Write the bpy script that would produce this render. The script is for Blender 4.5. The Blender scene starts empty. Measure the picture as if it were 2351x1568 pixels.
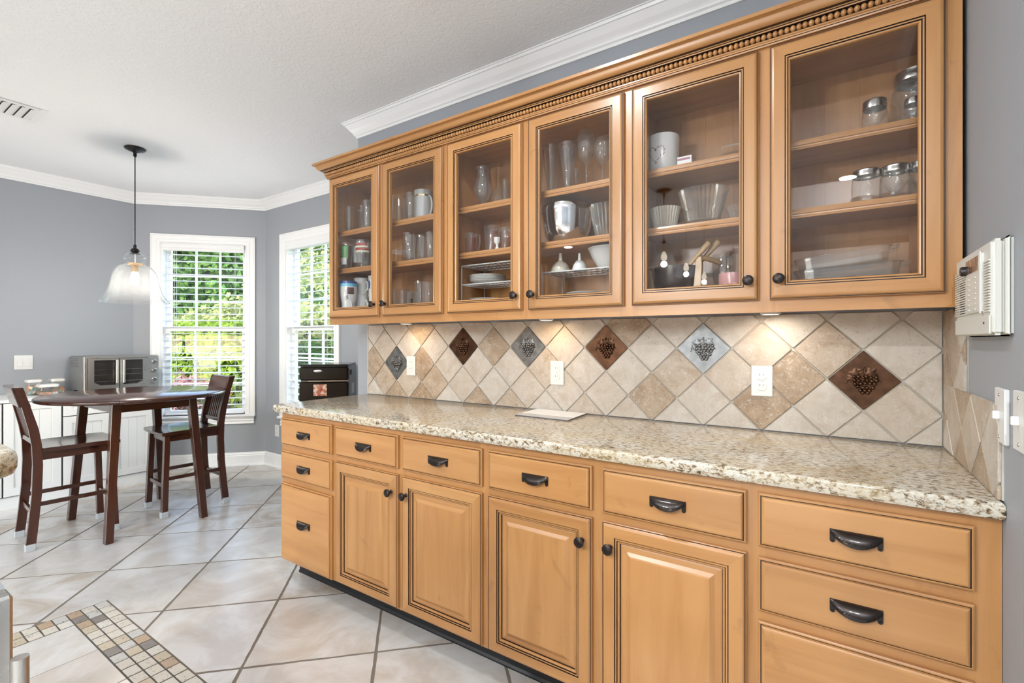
import bpy, bmesh, math, random
import numpy as np
from mathutils import Vector, Matrix
random.seed(7); RNG = np.random.default_rng(11)
SC = bpy.context.scene; COL = SC.collection
R = math.radians

# ------------------------------------------------------------------ camera
FPX, YAW, CXP, CYP, HC = 1104.2, R(33.873), 1175.5, 781.77, 1.2532
cd = bpy.data.cameras.new('camera'); cam = bpy.data.objects.new('camera', cd); COL.objects.link(cam)
cam.location = (0, 0, HC); cam.rotation_euler = (R(90), 0, YAW)
cd.sensor_width = 36.0; cd.lens = FPX / 2351 * 36; cd.shift_y = -(784 - CYP) / 2351; cd.clip_start = 0.02; cd.clip_end = 200
SC.camera = cam

# ------------------------------------------------------------------ world, sun, exposure
W = bpy.data.worlds.new('sky'); SC.world = W; W.use_nodes = True
wn = W.node_tree; bg = wn.nodes['Background']
sky = wn.nodes.new('ShaderNodeTexSky'); sky.sky_type = 'NISHITA'; sky.sun_disc = False
sky.sun_elevation = R(48); sky.sun_rotation = R(150); sky.air_density = 1.0; sky.dust_density = 1.5
wn.links.new(sky.outputs[0], bg.inputs[0]); bg.inputs[1].default_value = 2.6
sl = bpy.data.lights.new('sun', 'SUN'); sun = bpy.data.objects.new('sun', sl); COL.objects.link(sun)
sl.energy = 4.5; sl.angle = R(0.6); sl.color = (1.0, 0.94, 0.82)
sun.rotation_euler = Vector((-0.55, 0.62, -0.78)).to_track_quat('-Z', 'Y').to_euler()
vs = SC.view_settings; vs.view_transform = 'Standard'; vs.look = 'None'; vs.exposure = 0.06; vs.gamma = 1.0; vs.use_curve_mapping = False
SC.cycles.max_bounces = 7; SC.cycles.diffuse_bounces = 4; SC.cycles.glossy_bounces = 3; SC.cycles.transparent_max_bounces = 28; SC.cycles.use_adaptive_sampling = True; SC.cycles.adaptive_threshold = 0.06; SC.cycles.adaptive_min_samples = 16
SC.cycles.transmission_bounces = 6; SC.cycles.sample_clamp_indirect = 6.0; SC.cycles.use_denoising = True
SC.cycles.caustics_reflective = False; SC.cycles.caustics_refractive = False
TILT = 62
DOWN_W, FILL_W, PUCK_W, PEND_W, KPEND_W = 26.0, 60.0, 0.55, 34.0, 54.0

# ------------------------------------------------------------------ photo pixel -> place
def ray(u, v=CYP):
    a = (u - CXP) / FPX; b = (CYP - v) / FPX; s, c = math.sin(YAW), math.cos(YAW)
    return (-s + a * c, c + a * s, b)
def ax(u, Y): d = ray(u); return d[0] * Y / d[1]
def az(u, v, Y): d = ray(u, v); return HC + d[2] * Y / d[1]

# ------------------------------------------------------------------ mesh helpers
class MB:
    def __init__(s): s.v = []; s.f = []; s.m = []
    def add(s, vs, fs, mi=0):
        o = len(s.v); s.v += [tuple(p) for p in vs]
        for f in fs: s.f.append(tuple(i + o for i in f)); s.m.append(mi)
        return s
    def box(s, x0, x1, y0, y1, z0, z1, mi=0):
        return s.add([(x0,y0,z0),(x1,y0,z0),(x1,y1,z0),(x0,y1,z0),(x0,y0,z1),(x1,y0,z1),(x1,y1,z1),(x0,y1,z1)],
                     [(3,2,1,0),(4,5,6,7),(0,1,5,4),(1,2,6,5),(2,3,7,6),(3,0,4,7)], mi)
    def prism(s, poly, z0, z1, mi=0, sidemi=None):
        n = len(poly); o = [(x,y,z0) for x,y in poly] + [(x,y,z1) for x,y in poly]
        s.add(o, [tuple(range(n,2*n)), tuple(range(n-1,-1,-1))], mi)
        return s.add(o, [(i,(i+1)%n,n+(i+1)%n,n+i) for i in range(n)], mi if sidemi is None else sidemi)
    def frus(s, a, b, mi=0):
        """two quads (lists of 4 points) joined to a tapered bar"""
        return s.add(list(a)+list(b), [(3,2,1,0),(4,5,6,7),(0,1,5,4),(1,2,6,5),(2,3,7,6),(3,0,4,7)], mi)
    def lathe(s, prof, c=(0,0,0), seg=24, mi=0, axis='z', cap=False, mis=None):
        def P(r, h, a):
            x, y = r*math.cos(a), r*math.sin(a)
            return (c[0]+x, c[1]+y, c[2]+h) if axis == 'z' else ((c[0]+x, c[1]-h, c[2]+y) if axis == 'y' else (c[0]+h, c[1]+x, c[2]+y))
        vv = []; rows = []
        for r, h in prof:
            if r < 1e-6: rows.append([len(vv)]); vv.append(P(0, h, 0))
            else:
                rows.append(list(range(len(vv), len(vv)+seg))); vv += [P(r, h, 2*math.pi*i/seg) for i in range(seg)]
        for k in range(len(rows)-1):
            a, b = rows[k], rows[k+1]; fs = []
            for i in range(seg):
                j = (i+1) % seg
                if len(a) == 1 and len(b) == 1: continue
                if len(a) == 1: fs.append((a[0], b[j], b[i]))
                elif len(b) == 1: fs.append((a[i], a[j], b[0]))
                else: fs.append((a[i], a[j], b[j], b[i]))
            o = len(s.v)
            for f in fs: s.f.append(tuple(i+o for i in f)); s.m.append(mis[k] if mis else mi)
        if cap:
            o = len(s.v)
            for rw in (rows[0], rows[-1]):
                if len(rw) > 1: s.f.append(tuple(i+o for i in rw)); s.m.append(mi)
        s.v += vv
        return s
    def sphere(s, c, r, seg=12, rings=8, mi=0, rot=None):
        if not hasattr(r, '__len__'): r = (r, r, r)
        t = MB(); t.lathe([(math.sin(math.pi*i/rings), -math.cos(math.pi*i/rings)) if 0 < i < rings else (0, -1 if i == 0 else 1) for i in range(rings+1)], seg=seg)
        M = Matrix.Translation(c) @ (rot.to_4x4() if rot else Matrix.Identity(4)) @ Matrix.Diagonal((*r, 1))
        return s.add([M @ Vector(p) for p in t.v], t.f, mi)
    def tube(s, pts, r, seg=8, mi=0, closed=False):
        pts = [Vector(p) for p in pts]; n = len(pts); rings = []; prev = None
        for i, p in enumerate(pts):
            if closed: t = pts[(i+1) % n] - pts[i-1]
            else: t = pts[min(i+1, n-1)] - pts[max(i-1, 0)]
            t.normalize()
            if prev is None: prev = Vector((0,0,1)) if abs(t.z) < .9 else Vector((1,0,0))
            u = (prev - t*prev.dot(t)).normalized(); prev = u; w = t.cross(u)
            rr = r[i] if hasattr(r, '__len__') else r
            rings.append([p + u*rr*math.cos(2*math.pi*k/seg) + w*rr*math.sin(2*math.pi*k/seg) for k in range(seg)])
        vv = [q for g in rings for q in g]; fs = []
        for i in range(n if closed else n-1):
            j = (i+1) % n
            fs += [(i*seg+k, i*seg+(k+1)%seg, j*seg+(k+1)%seg, j*seg+k) for k in range(seg)]
        if not closed: fs += [tuple(range(seg-1,-1,-1)), tuple((n-1)*seg+k for k in range(seg))]
        return s.add(vv, fs, mi)
    def sweep(s, prof, pts, side=1, mi=0, mis=None, ends=True):
        """profile (out, z) swept along a 2D polyline with mitres; out goes to the right of travel for side=1"""
        n = len(pts); rows = []
        for i in range(n):
            p = Vector(pts[i]); d0 = (p-Vector(pts[i-1])).normalized() if i else None
            d1 = (Vector(pts[i+1])-p).normalized() if i < n-1 else None
            if d0 is None: d0 = d1
            if d1 is None: d1 = d0
            n0 = Vector((d0.y,-d0.x))*side; n1 = Vector((d1.y,-d1.x))*side
            b = (n0+n1); b = b / max(1e-6, b.dot(n0))
            rows.append([(p.x+b.x*o, p.y+b.y*o, z) for o, z in prof])
        k = len(prof); vv = [q for g in rows for q in g]; o = len(s.v); s.v += vv
        for i in range(n-1):
            for j in range(k-1):
                s.f.append((o+i*k+j, o+i*k+j+1, o+(i+1)*k+j+1, o+(i+1)*k+j)); s.m.append(mis[j] if mis else mi)
        if ends:
            s.f.append(tuple(o+j for j in range(k))); s.m.append(mi); s.f.append(tuple(o+(n-1)*k+j for j in range(k))); s.m.append(mi)
        return s
    def rect(s, prof, x0, x1, z0, z1, yb, mis, cap=None):
        """mitred frame facing -y: prof = (inset, forward); mis gives per segment 'w' wood or an index; wood uses 0 for stiles, 1 for rails"""
        o = len(s.v)
        for d, h in prof: s.v += [(x0+d,yb-h,z0+d),(x1-d,yb-h,z0+d),(x1-d,yb-h,z1-d),(x0+d,yb-h,z1-d)]
        for k in range(len(prof)-1):
            for i in range(4):
                j = (i+1) % 4; s.f.append((o+4*k+i, o+4*k+j, o+4*k+4+j, o+4*k+4+i))
                s.m.append((1 if i % 2 == 0 else 0) if mis[k] == 'w' else mis[k])
        if cap is not None:
            e = o+4*(len(prof)-1); s.f.append((e,e+1,e+2,e+3)); s.m.append(cap)
        return s
    def xf(s, M, start=0):
        s.v[start:] = [tuple(M @ Vector(p)) for p in s.v[start:]]; return s
    def build(s, name, mats, parent=None, world=False, smooth=None, bevel=0, bseg=1, solid=0):
        me = bpy.data.meshes.new(name); mats = mats if isinstance(mats, (list, tuple)) else [mats]
        vv = s.v
        if world and parent is not None:
            t = Vector((0,0,0)); p = parent
            while p: t += p.location; p = p.parent
            vv = [(a-t.x, b-t.y, c-t.z) for a, b, c in vv]
        me.from_pydata(vv, [], s.f)
        for m in mats: me.materials.append(M_(m))
        me.polygons.foreach_set('material_index', s.m)
        if len(s.f) < 30000:
            bm = bmesh.new(); bm.from_mesh(me); bmesh.ops.remove_doubles(bm, verts=bm.verts, dist=1e-6); bmesh.ops.recalc_face_normals(bm, faces=bm.faces)
            if bevel: bmesh.ops.bevel(bm, geom=[e for e in bm.edges if e.is_manifold and e.calc_face_angle(0) > R(35)], offset=bevel, segments=bseg, affect='EDGES', clamp_overlap=True)
            bm.to_mesh(me); bm.free()
        me.update()
        if smooth:
            me.polygons.foreach_set('use_smooth', [True]*len(me.polygons)); me.set_sharp_from_angle(angle=R(smooth))
        ob = bpy.data.objects.new(name, me); COL.objects.link(ob)
        if parent is not None: ob.parent = parent
        if solid:
            md = ob.modifiers.new('shell', 'SOLIDIFY'); md.thickness = solid; md.offset = 0
        return ob

def tag(o, label=None, cat=None, group=None, kind=None):
    if label: o['label'] = label
    if cat: o['category'] = cat
    if group: o['group'] = group
    if kind: o['kind'] = kind
    return o
def thing(name, label, cat, loc=(0,0,0), rz=0, group=None):
    o = bpy.data.objects.new(name, None); COL.objects.link(o); o.location = loc; o.rotation_euler = (0,0,rz); o.empty_display_size = .05
    return tag(o, label, cat, group)
def struct(name, mb, mats, **k): return tag(mb.build(name, mats, **k), kind='structure')
def twin(o, parent=None, loc=None):
    c = o.copy(); COL.objects.link(c); c.parent = parent
    if loc is not None: c.location = loc
    return c
def copy_tree(o, parent=None):
    c = twin(o, parent)
    for ch in list(o.children): copy_tree(ch, c)
    return c
def text_mesh(name, body, size, mat, parent, M, depth=.0004):
    cu = bpy.data.curves.new(name, 'FONT'); cu.body = body; cu.size = size; cu.align_x = 'CENTER'; cu.align_y = 'CENTER'; cu.extrude = depth
    t = bpy.data.objects.new(name, cu); COL.objects.link(t); bpy.context.view_layer.update()
    me = bpy.data.meshes.new_from_object(t); bpy.data.objects.remove(t)
    ob = bpy.data.objects.new(name, me); COL.objects.link(ob); me.materials.clear(); me.materials.append(M_(mat)); ob.parent = parent; ob.matrix_local = M
    return ob
def clip(poly, nx, ny, c):
    """keep nx*x+ny*y <= c"""
    out = []
    for i in range(len(poly)):
        a, b = poly[i-1], poly[i]; da, db = nx*a[0]+ny*a[1]-c, nx*b[0]+ny*b[1]-c
        if (da < 0) != (db < 0):
            t = da/(da-db); out.append((a[0]+(b[0]-a[0])*t, a[1]+(b[1]-a[1])*t))
        if db <= 0: out.append(b)
    return out
def area(p): return abs(sum(p[i-1][0]*p[i][1]-p[i][0]*p[i-1][1] for i in range(len(p))))/2 if len(p) > 2 else 0

# ------------------------------------------------------------------ materials
MATS = {}
def M_(n): return MATS[n] if isinstance(n, str) else n
class NT:
    def __init__(s, name):
        m = bpy.data.materials.new(name); m.use_nodes = True; s.m = m; s.t = m.node_tree; s.b = s.t.nodes['Principled BSDF']; MATS[name] = m
    def n(s, kind, **k):
        nd = s.t.nodes.new('ShaderNode'+kind)
        for a, v in k.items(): setattr(nd, a, v)
        return nd
    def l(s, a, b): s.t.links.new(a, b)
    def inp(s, **k):
        for a, v in k.items():
            i = s.b.inputs[a.replace('_',' ')]
            if isinstance(v, (int, float, tuple)): i.default_value = (*v, 1) if isinstance(v, tuple) and len(v) == 3 else v
            else: s.l(v, i)
        return s
    def pos(s, scale=(1,1,1), obj=False, rand=True, rot=(0,0,0)):
        c = s.n('TexCoord').outputs['Object'] if obj else s.n('NewGeometry').outputs['Position']
        if rand:
            oi = s.n('ObjectInfo'); mu = s.n('VectorMath', operation='SCALE'); s.l(oi.outputs['Random'], mu.inputs[3]); mu.inputs[0].default_value = (7.3, 11.9, 5.7)
            ad = s.n('VectorMath', operation='ADD'); s.l(c, ad.inputs[0]); s.l(mu.outputs[0], ad.inputs[1]); c = ad.outputs[0]
        mp = s.n('Mapping'); mp.inputs['Scale'].default_value = scale; mp.inputs['Rotation'].default_value = rot; s.l(c, mp.inputs[0]); return mp.outputs[0]
    def noise(s, vec, scale=5, detail=4, rough=.5, dist=0):
        t = s.n('TexNoise'); s.l(vec, t.inputs['Vector']); t.inputs['Scale'].default_value = scale; t.inputs['Detail'].default_value = detail
        t.inputs['Roughness'].default_value = rough; t.inputs['Distortion'].default_value = dist; return t.outputs['Fac']
    def ramp(s, fac, stops, interp='LINEAR'):
        r = s.n('ValToRGB'); e = r.color_ramp; e.interpolation = interp
        while len(e.elements) < len(stops): e.elements.new(.5)
        for el, (p, c) in zip(e.elements, stops): el.position = p; el.color = (*c, 1) if len(c) == 3 else c
        s.l(fac, r.inputs[0]); return r.outputs[0]
    def mix(s, f, a, b, mode='MIX'):
        x = s.n('Mix', data_type='RGBA', blend_type=mode); 
        if isinstance(f, (int, float)): x.inputs[0].default_value = f
        else: s.l(f, x.inputs[0])
        for i, c in ((6, a), (7, b)):
            if isinstance(c, tuple): x.inputs[i].default_value = (*c, 1)
            else: s.l(c, x.inputs[i])
        return x.outputs[2]
    def math(s, op, a, b=0.0, clampit=False):
        x = s.n('Math', operation=op, use_clamp=clampit)
        for i, c in ((0, a), (1, b)):
            if isinstance(c, (int, float)): x.inputs[i].default_value = c
            else: s.l(c, x.inputs[i])
        return x.outputs[0]
    def rnd(s): return s.n('ObjectInfo').outputs['Random']
    def bump(s, h, strength=.3, dist=.002):
        b = s.n('Bump'); b.inputs['Strength'].default_value = strength; b.inputs['Distance'].default_value = dist; s.l(h, b.inputs['Height']); s.l(b.outputs[0], s.b.inputs['Normal']); return s
def plain(name, col, rough=.5, metal=0, spec=.5, coat=0, **k):
    t = NT(name); t.inp(Base_Color=col, Roughness=rough, Metallic=metal, Specular_IOR_Level=spec, Coat_Weight=coat, **k)
    v = t.noise(t.pos((40,40,40)), 3, 2); t.l(t.math('ADD', t.math('MULTIPLY', v, .06), rough-.03), t.b.inputs['Roughness'])
    return t
def wood(name, grain, c1, c2, c3, rough=.33, k=1.0):
    t = NT(name); sc = [14*k,14*k,14*k]; sc[grain] = 1.3*k
    p = t.pos(tuple(sc)); a = t.noise(p, 1.0, 5, .55, 1.2); b = t.noise(p, 5.5, 4, .6, .3)
    p2 = t.pos((2.2,2.2,2.2)); c = t.noise(p2, 1.2, 3, .5)
    col = t.ramp(a, [(.25, c1), (.5, c2), (.75, c3)])
    col = t.mix(t.math('MULTIPLY', b, .30), col, tuple(x*.80 for x in c2)); col = t.mix(t.math('MULTIPLY', c, .45), col, c1)
    kn = t.ramp(t.noise(t.pos((5,5,5)), 1.6, 5, .6, .6), [(.64,(0,0,0)),(.76,(1,1,1))]); col = t.mix(t.math('MULTIPLY', kn, .40), col, tuple(x*.42 for x in c1))
    hs = t.n('HueSaturation'); t.l(col, hs.inputs['Color']); t.l(t.math('ADD', t.math('MULTIPLY', t.rnd(), .16), .92), hs.inputs['Value'])
    t.inp(Base_Color=hs.outputs[0], Roughness=rough, Coat_Weight=.25, Coat_Roughness=.22); return t.bump(b, .06, .001)
ML, MM, MH = (.365,.160,.050), (.480,.232,.080), (.565,.295,.114)
wood('maple_v', 2, ML, MM, MH); wood('maple_h', 0, ML, MM, MH); wood('maple_y', 1, ML, MM, MH)
plain('glaze', (.030,.013,.006), .5)
wood('cherry_v', 2, (.040,.011,.006), (.062,.018,.009), (.090,.028,.014), .22); wood('cherry_h', 1, (.034,.010,.006), (.052,.016,.009), (.075,.024,.013), .16)
t = NT('wall_blue'); n = t.noise(t.pos((1,1,1), rand=False), 180, 3); t.inp(Base_Color=(.330,.345,.372), Roughness=.5, Specular_IOR_Level=.3).bump(n, .08, .001)
t = NT('ceiling_texture'); p = t.pos((1,1,1), rand=False); a = t.noise(p, 42, 3, .55, .8); h = t.ramp(a, [(.46,(0,0,0)),(.58,(1,1,1))]); t.inp(Base_Color=(.885,.888,.892), Roughness=.75, Specular_IOR_Level=.2).bump(h, .24, .003)
plain('trim_white', (.86,.855,.85), .32); plain('blind_white', (.82,.82,.82), .4); plain('cabinet_white', (.74,.735,.72), .4)
plain('gap_dark', (.05,.05,.05), .7); plain('bronze', (.030,.022,.019), .34, .75, coat=.2); plain('black_rubber', (.008,.008,.009), .35); plain('pendant_black', (.014,.012,.012), .28, .3)
t = NT('granite'); p = t.pos((.72,1.15,1.15), rand=False); n1 = t.noise(p, 80, 6, .68, .5); n2 = t.noise(p, 150, 5, .65, .3); big = t.noise(p, 7, 3, .5)
col = t.ramp(n1, [(.345,(.035,.026,.022)),(.395,(.13,.085,.055)),(.442,(.36,.265,.165)),(.488,(.52,.45,.35)),(.57,(.63,.585,.505)),(.66,(.58,.53,.45)),(.74,(.36,.31,.26))])
col = t.mix(t.math('MULTIPLY', t.ramp(big, [(.42,(0,0,0)),(.62,(1,1,1))]), .35), col, (.52,.38,.19))
col = t.mix(t.math('MULTIPLY', t.ramp(n2, [(.34,(1,1,1)),(.42,(0,0,0))]), .8), col, (.075,.052,.036)); col = t.mix(t.math('MULTIPLY', t.ramp(n2, [(.60,(0,0,0)),(.68,(1,1,1))]), .5), col, (.84,.81,.75))
t.inp(Base_Color=col, Roughness=.11, Specular_IOR_Level=.5)
t = NT('travertine'); p = t.pos((1,1,1)); a = t.noise(p, 11, 6, .62, .8); b = t.noise(p, 62, 6, .68, 1.6); f = t.noise(p, 240, 3, .6); rr = t.rnd()
c1 = t.ramp(rr, [(0,(.27,.175,.10)),(.22,(.36,.255,.165)),(.55,(.45,.365,.28)),(1,(.52,.455,.385))]); c2 = t.ramp(rr, [(0,(.42,.31,.21)),(.5,(.55,.475,.395)),(1,(.63,.585,.53))])
col = t.mix(t.ramp(a, [(.36,(0,0,0)),(.62,(1,1,1))]), c1, c2); v = t.ramp(b, [(.56,(0,0,0)),(.63,(1,1,1))]); col = t.mix(t.math('MULTIPLY', v, .55), col, (.70,.665,.615)); d = t.ramp(b, [(.33,(1,1,1)),(.41,(0,0,0))])
col = t.mix(t.math('MULTIPLY', d, t.ramp(rr, [(.1,(.75,.75,.75)),(.5,(.28,.28,.28))])), col, (.19,.115,.065)); col = t.mix(t.math('MULTIPLY', f, .18), col, (.36,.28,.21))
t.inp(Base_Color=col, Roughness=.42).bump(t.math('ADD', t.math('MULTIPLY', v, .35), t.math('SUBTRACT', b, t.math('MULTIPLY', d, .7))), .42, .002)
plain('grout_light', (.50,.46,.40), .8); plain('grout_floor', (.20,.165,.13), .85)
t = NT('floor_tile'); p = t.pos((1,1,1)); a = t.noise(p, 3.2, 6, .62, 1.2); b = t.noise(p, 26, 5, .6, .5); rr = t.rnd()
ca = t.ramp(rr, [(0,(.47,.385,.30)),(.5,(.55,.485,.42)),(1,(.60,.555,.51))]); col = t.mix(t.ramp(a, [(.38,(0,0,0)),(.60,(1,1,1))]), ca, (.70,.68,.655)); col = t.mix(t.math('MULTIPLY', b, .22), col, (.42,.34,.265))
t.inp(Base_Color=col, Roughness=.27, Specular_IOR_Level=.7).bump(b, .12, .003)
t = NT('mosaic_stone'); p = t.pos((1,1.0,1), rand=True); b = t.noise(p, 60, 5, .65, 1.5); rr = t.rnd()
ca = t.ramp(rr, [(0,(.60,.55,.47)),(.3,(.50,.42,.31)),(.5,(.62,.58,.52)),(.7,(.42,.30,.20)),(.82,(.50,.48,.45)),(.89,(.20,.175,.155)),(.95,(.32,.29,.26))], 'CONSTANT'); d = t.ramp(b, [(.33,(1,1,1)),(.43,(0,0,0))])
t.inp(Base_Color=t.mix(t.math('MULTIPLY', d, .75), ca, (.10,.085,.075)), Roughness=.45).bump(b, .25, .002)
plain('mosaic_grout', (.10,.085,.072), .85)
t = NT('copper_tile'); b = t.noise(t.pos((1,1,1)), 30, 4); t.inp(Base_Color=t.ramp(b, [(.3,(.055,.026,.014)),(.7,(.13,.062,.034))]), Metallic=.85, Roughness=.34)
t = NT('pewter_tile'); b = t.noise(t.pos((1,1,1)), 30, 4); t.inp(Base_Color=t.ramp(b, [(.3,(.11,.105,.10)),(.7,(.26,.26,.255))]), Metallic=.85, Roughness=.36)
t = NT('bright_pewter_tile'); b = t.noise(t.pos((1,1,1)), 30, 4); t.inp(Base_Color=t.ramp(b, [(.3,(.17,.175,.18)),(.7,(.29,.295,.30))]), Metallic=.8, Roughness=.42)
t = NT('steel'); b = t.noise(t.pos((300,6,6)), 2, 3); t.inp(Base_Color=(.56,.545,.52), Metallic=1.0, Roughness=t.math('ADD', t.math('MULTIPLY', b, .14), .22))
plain('chrome', (.75,.75,.75), .12, 1.0); plain('lid_metal', (.62,.60,.57), .25, 1.0); plain('oven_side', (.28,.285,.285), .42, .5); plain('appliance_black', (.004,.004,.004), .12); plain('appliance_grey', (.30,.31,.32), .35, .2)
plain('oven_dark', (.020,.018,.015), .2); plain('white_plastic', (.72,.71,.69), .35); plain('ivory_plastic', (.66,.645,.59), .38); plain('slot_dark', (.03,.028,.025), .6); plain('screw_metal', (.45,.43,.38), .35, 1.0)
plain('ceramic_white', (.72,.705,.67), .16, coat=.3); plain('ceramic_cream', (.66,.60,.49), .2, coat=.3); plain('ceramic_grey', (.46,.455,.44), .25); plain('gold_band', (.75,.52,.25), .2, 1.0); plain('pink_ceramic', (.55,.28,.26), .22)
plain('print_blue', (.03,.06,.22), .3); plain('print_cyan', (.16,.50,.66), .3); plain('print_red', (.36,.035,.03), .35); plain('print_brown', (.10,.045,.035), .3); plain('print_green', (.13,.36,.10), .4); plain('print_frost', (.62,.61,.58), .6); plain('print_black', (.02,.02,.022), .4); plain('print_rose', (.36,.13,.17), .5); plain('print_cream', (.62,.58,.42), .5)
plain('amber_glass', (.09,.022,.006), .1, coat=.5); plain('tan_plastic', (.55,.42,.24), .45); wood('spoon_wood', 2, (.42,.26,.12), (.52,.34,.17), (.60,.41,.22), .5); wood('bowl_wood', 0, (.030,.018,.012), (.05,.03,.02), (.075,.046,.03), .28)
plain('foot_cap', (.46,.47,.48), .5); plain('board_grey', (.50,.485,.46), .25); plain('board_edge', (.10,.10,.11), .3); plain('paper_white', (.74,.73,.71), .6)
t = NT('candy'); v = t.n('TexVoronoi'); v.inputs['Scale'].default_value = 55; t.l(t.pos((1,1,1)), v.inputs['Vector']); t.inp(Base_Color=t.ramp(v.outputs['Color'], [(.1,(.45,.22,.08)),(.35,(.75,.68,.58)),(.5,(.60,.30,.12)),(.62,(.70,.28,.22)),(.75,(.20,.42,.40)),(.9,(.70,.62,.30))], 'CONSTANT'), Roughness=.45).bump(v.outputs['Distance'], .8, .01)
t = NT('photo_magnet'); t.inp(Base_Color=t.ramp(t.noise(t.pos((1,1,1)), 40, 4), [(.35,(.30,.03,.025)),(.5,(.42,.16,.07)),(.62,(.60,.50,.42))]), Roughness=.3)
t = NT('radio_dial'); t.inp(Base_Color=t.ramp(t.noise(t.pos((1,60,14)), 2, 3), [(.35,(.035,.016,.012)),(.5,(.20,.095,.055)),(.7,(.42,.30,.22))]), Roughness=.15)
def glassmat(name, tint=(.96,.965,.96), f0=.045, rough=.0, body=0.0, bodycol=(.7,.7,.7)):
    t = NT(name); lw = t.n('LayerWeight'); lw.inputs[0].default_value = .5
    f = t.math('ADD', t.math('MULTIPLY', t.math('POWER', lw.outputs['Facing'], 4.0), .90), f0, True)
    tr = t.n('BsdfTransparent'); tr.inputs[0].default_value = (*tint, 1); gl = t.n('BsdfGlossy'); gl.inputs['Roughness'].default_value = rough; gl.inputs[0].default_value = (1,1,1,1)
    last = tr.outputs[0]
    if body:
        df = t.n('BsdfDiffuse'); df.inputs[0].default_value = (*bodycol, 1); mx0 = t.n('MixShader'); mx0.inputs[0].default_value = body; t.l(last, mx0.inputs[1]); t.l(df.outputs[0], mx0.inputs[2]); last = mx0.outputs[0]
    mx = t.n('MixShader'); t.l(f, mx.inputs[0]); t.l(last, mx.inputs[1]); t.l(gl.outputs[0], mx.inputs[2])
    t.t.nodes.remove(t.b); t.l(mx.outputs[0], t.t.nodes['Material Output'].inputs['Surface']); return t
glassmat('pane_glass', (.985,.985,.985), .022); glassmat('window_glass', (.97,.98,.975), .02); glassmat('ware_glass', (.955,.96,.955), .05, .02, .035, (.8,.8,.78)); glassmat('shade_glass', (.955,.96,.962), .035, .02, .012, (.85,.85,.84)); glassmat('red_glass', (.86,.62,.58), .05, .02, .10, (.30,.05,.04)); glassmat('clear_plastic', (.93,.94,.95), .05, .05, .06)
def emis(name, col, s):
    t = NT(name); t.inp(Base_Color=(.8,.8,.8), Emission_Color=col, Emission_Strength=s)
emis('bulb_glow', (1,.83,.62), 14); emis('downlight_glow', (1,.93,.82), 9); emis('puck_glow', (1,.85,.65), 8)
def leafmat(name, stops, tr=.35):
    t = NT(name); p = t.pos((1,1,1), rand=False); a = t.noise(p, 17, 4, .7); col = t.ramp(a, stops)
    d = t.n('BsdfDiffuse'); g = t.n('BsdfTranslucent'); t.l(col, d.inputs[0]); t.l(col, g.inputs[0]); mx = t.n('MixShader'); mx.inputs[0].default_value = tr
    t.l(d.outputs[0], mx.inputs[1]); t.l(g.outputs[0], mx.inputs[2]); t.t.nodes.remove(t.b); t.l(mx.outputs[0], t.t.nodes['Material Output'].inputs['Surface'])
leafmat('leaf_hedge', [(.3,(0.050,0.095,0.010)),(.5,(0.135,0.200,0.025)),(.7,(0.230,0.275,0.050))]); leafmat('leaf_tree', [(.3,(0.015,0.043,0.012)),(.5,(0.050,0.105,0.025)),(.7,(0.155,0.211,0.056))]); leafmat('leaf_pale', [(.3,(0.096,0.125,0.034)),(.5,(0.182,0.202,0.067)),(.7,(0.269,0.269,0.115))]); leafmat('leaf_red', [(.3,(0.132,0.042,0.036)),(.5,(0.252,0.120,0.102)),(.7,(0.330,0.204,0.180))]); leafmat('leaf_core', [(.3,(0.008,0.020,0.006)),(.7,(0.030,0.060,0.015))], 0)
t = NT('lawn'); t.inp(Base_Color=t.ramp(t.noise(t.pos((1,1,1)), 30, 6, .7), [(.35,(.05,.09,.02)),(.65,(.22,.27,.07))]), Roughness=.9)
t = NT('mulch'); t.inp(Base_Color=t.ramp(t.noise(t.pos((1,1,1)), 45, 6, .75), [(.3,(.10,.05,.035)),(.5,(.30,.16,.12)),(.7,(.52,.36,.29))]), Roughness=.9)
plain('bark', (.09,.065,.045), .9)

# ================================================================== THE SETTING
ZC = 2.663; YW = 2.048; XW = .297; XL = -5.6
A2, B2 = (XL, 1.81), (-4.80, 2.66); LA = math.hypot(B2[0]-A2[0], B2[1]-A2[1]); ANG = math.atan2(B2[1]-A2[1], B2[0]-A2[0])
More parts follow.
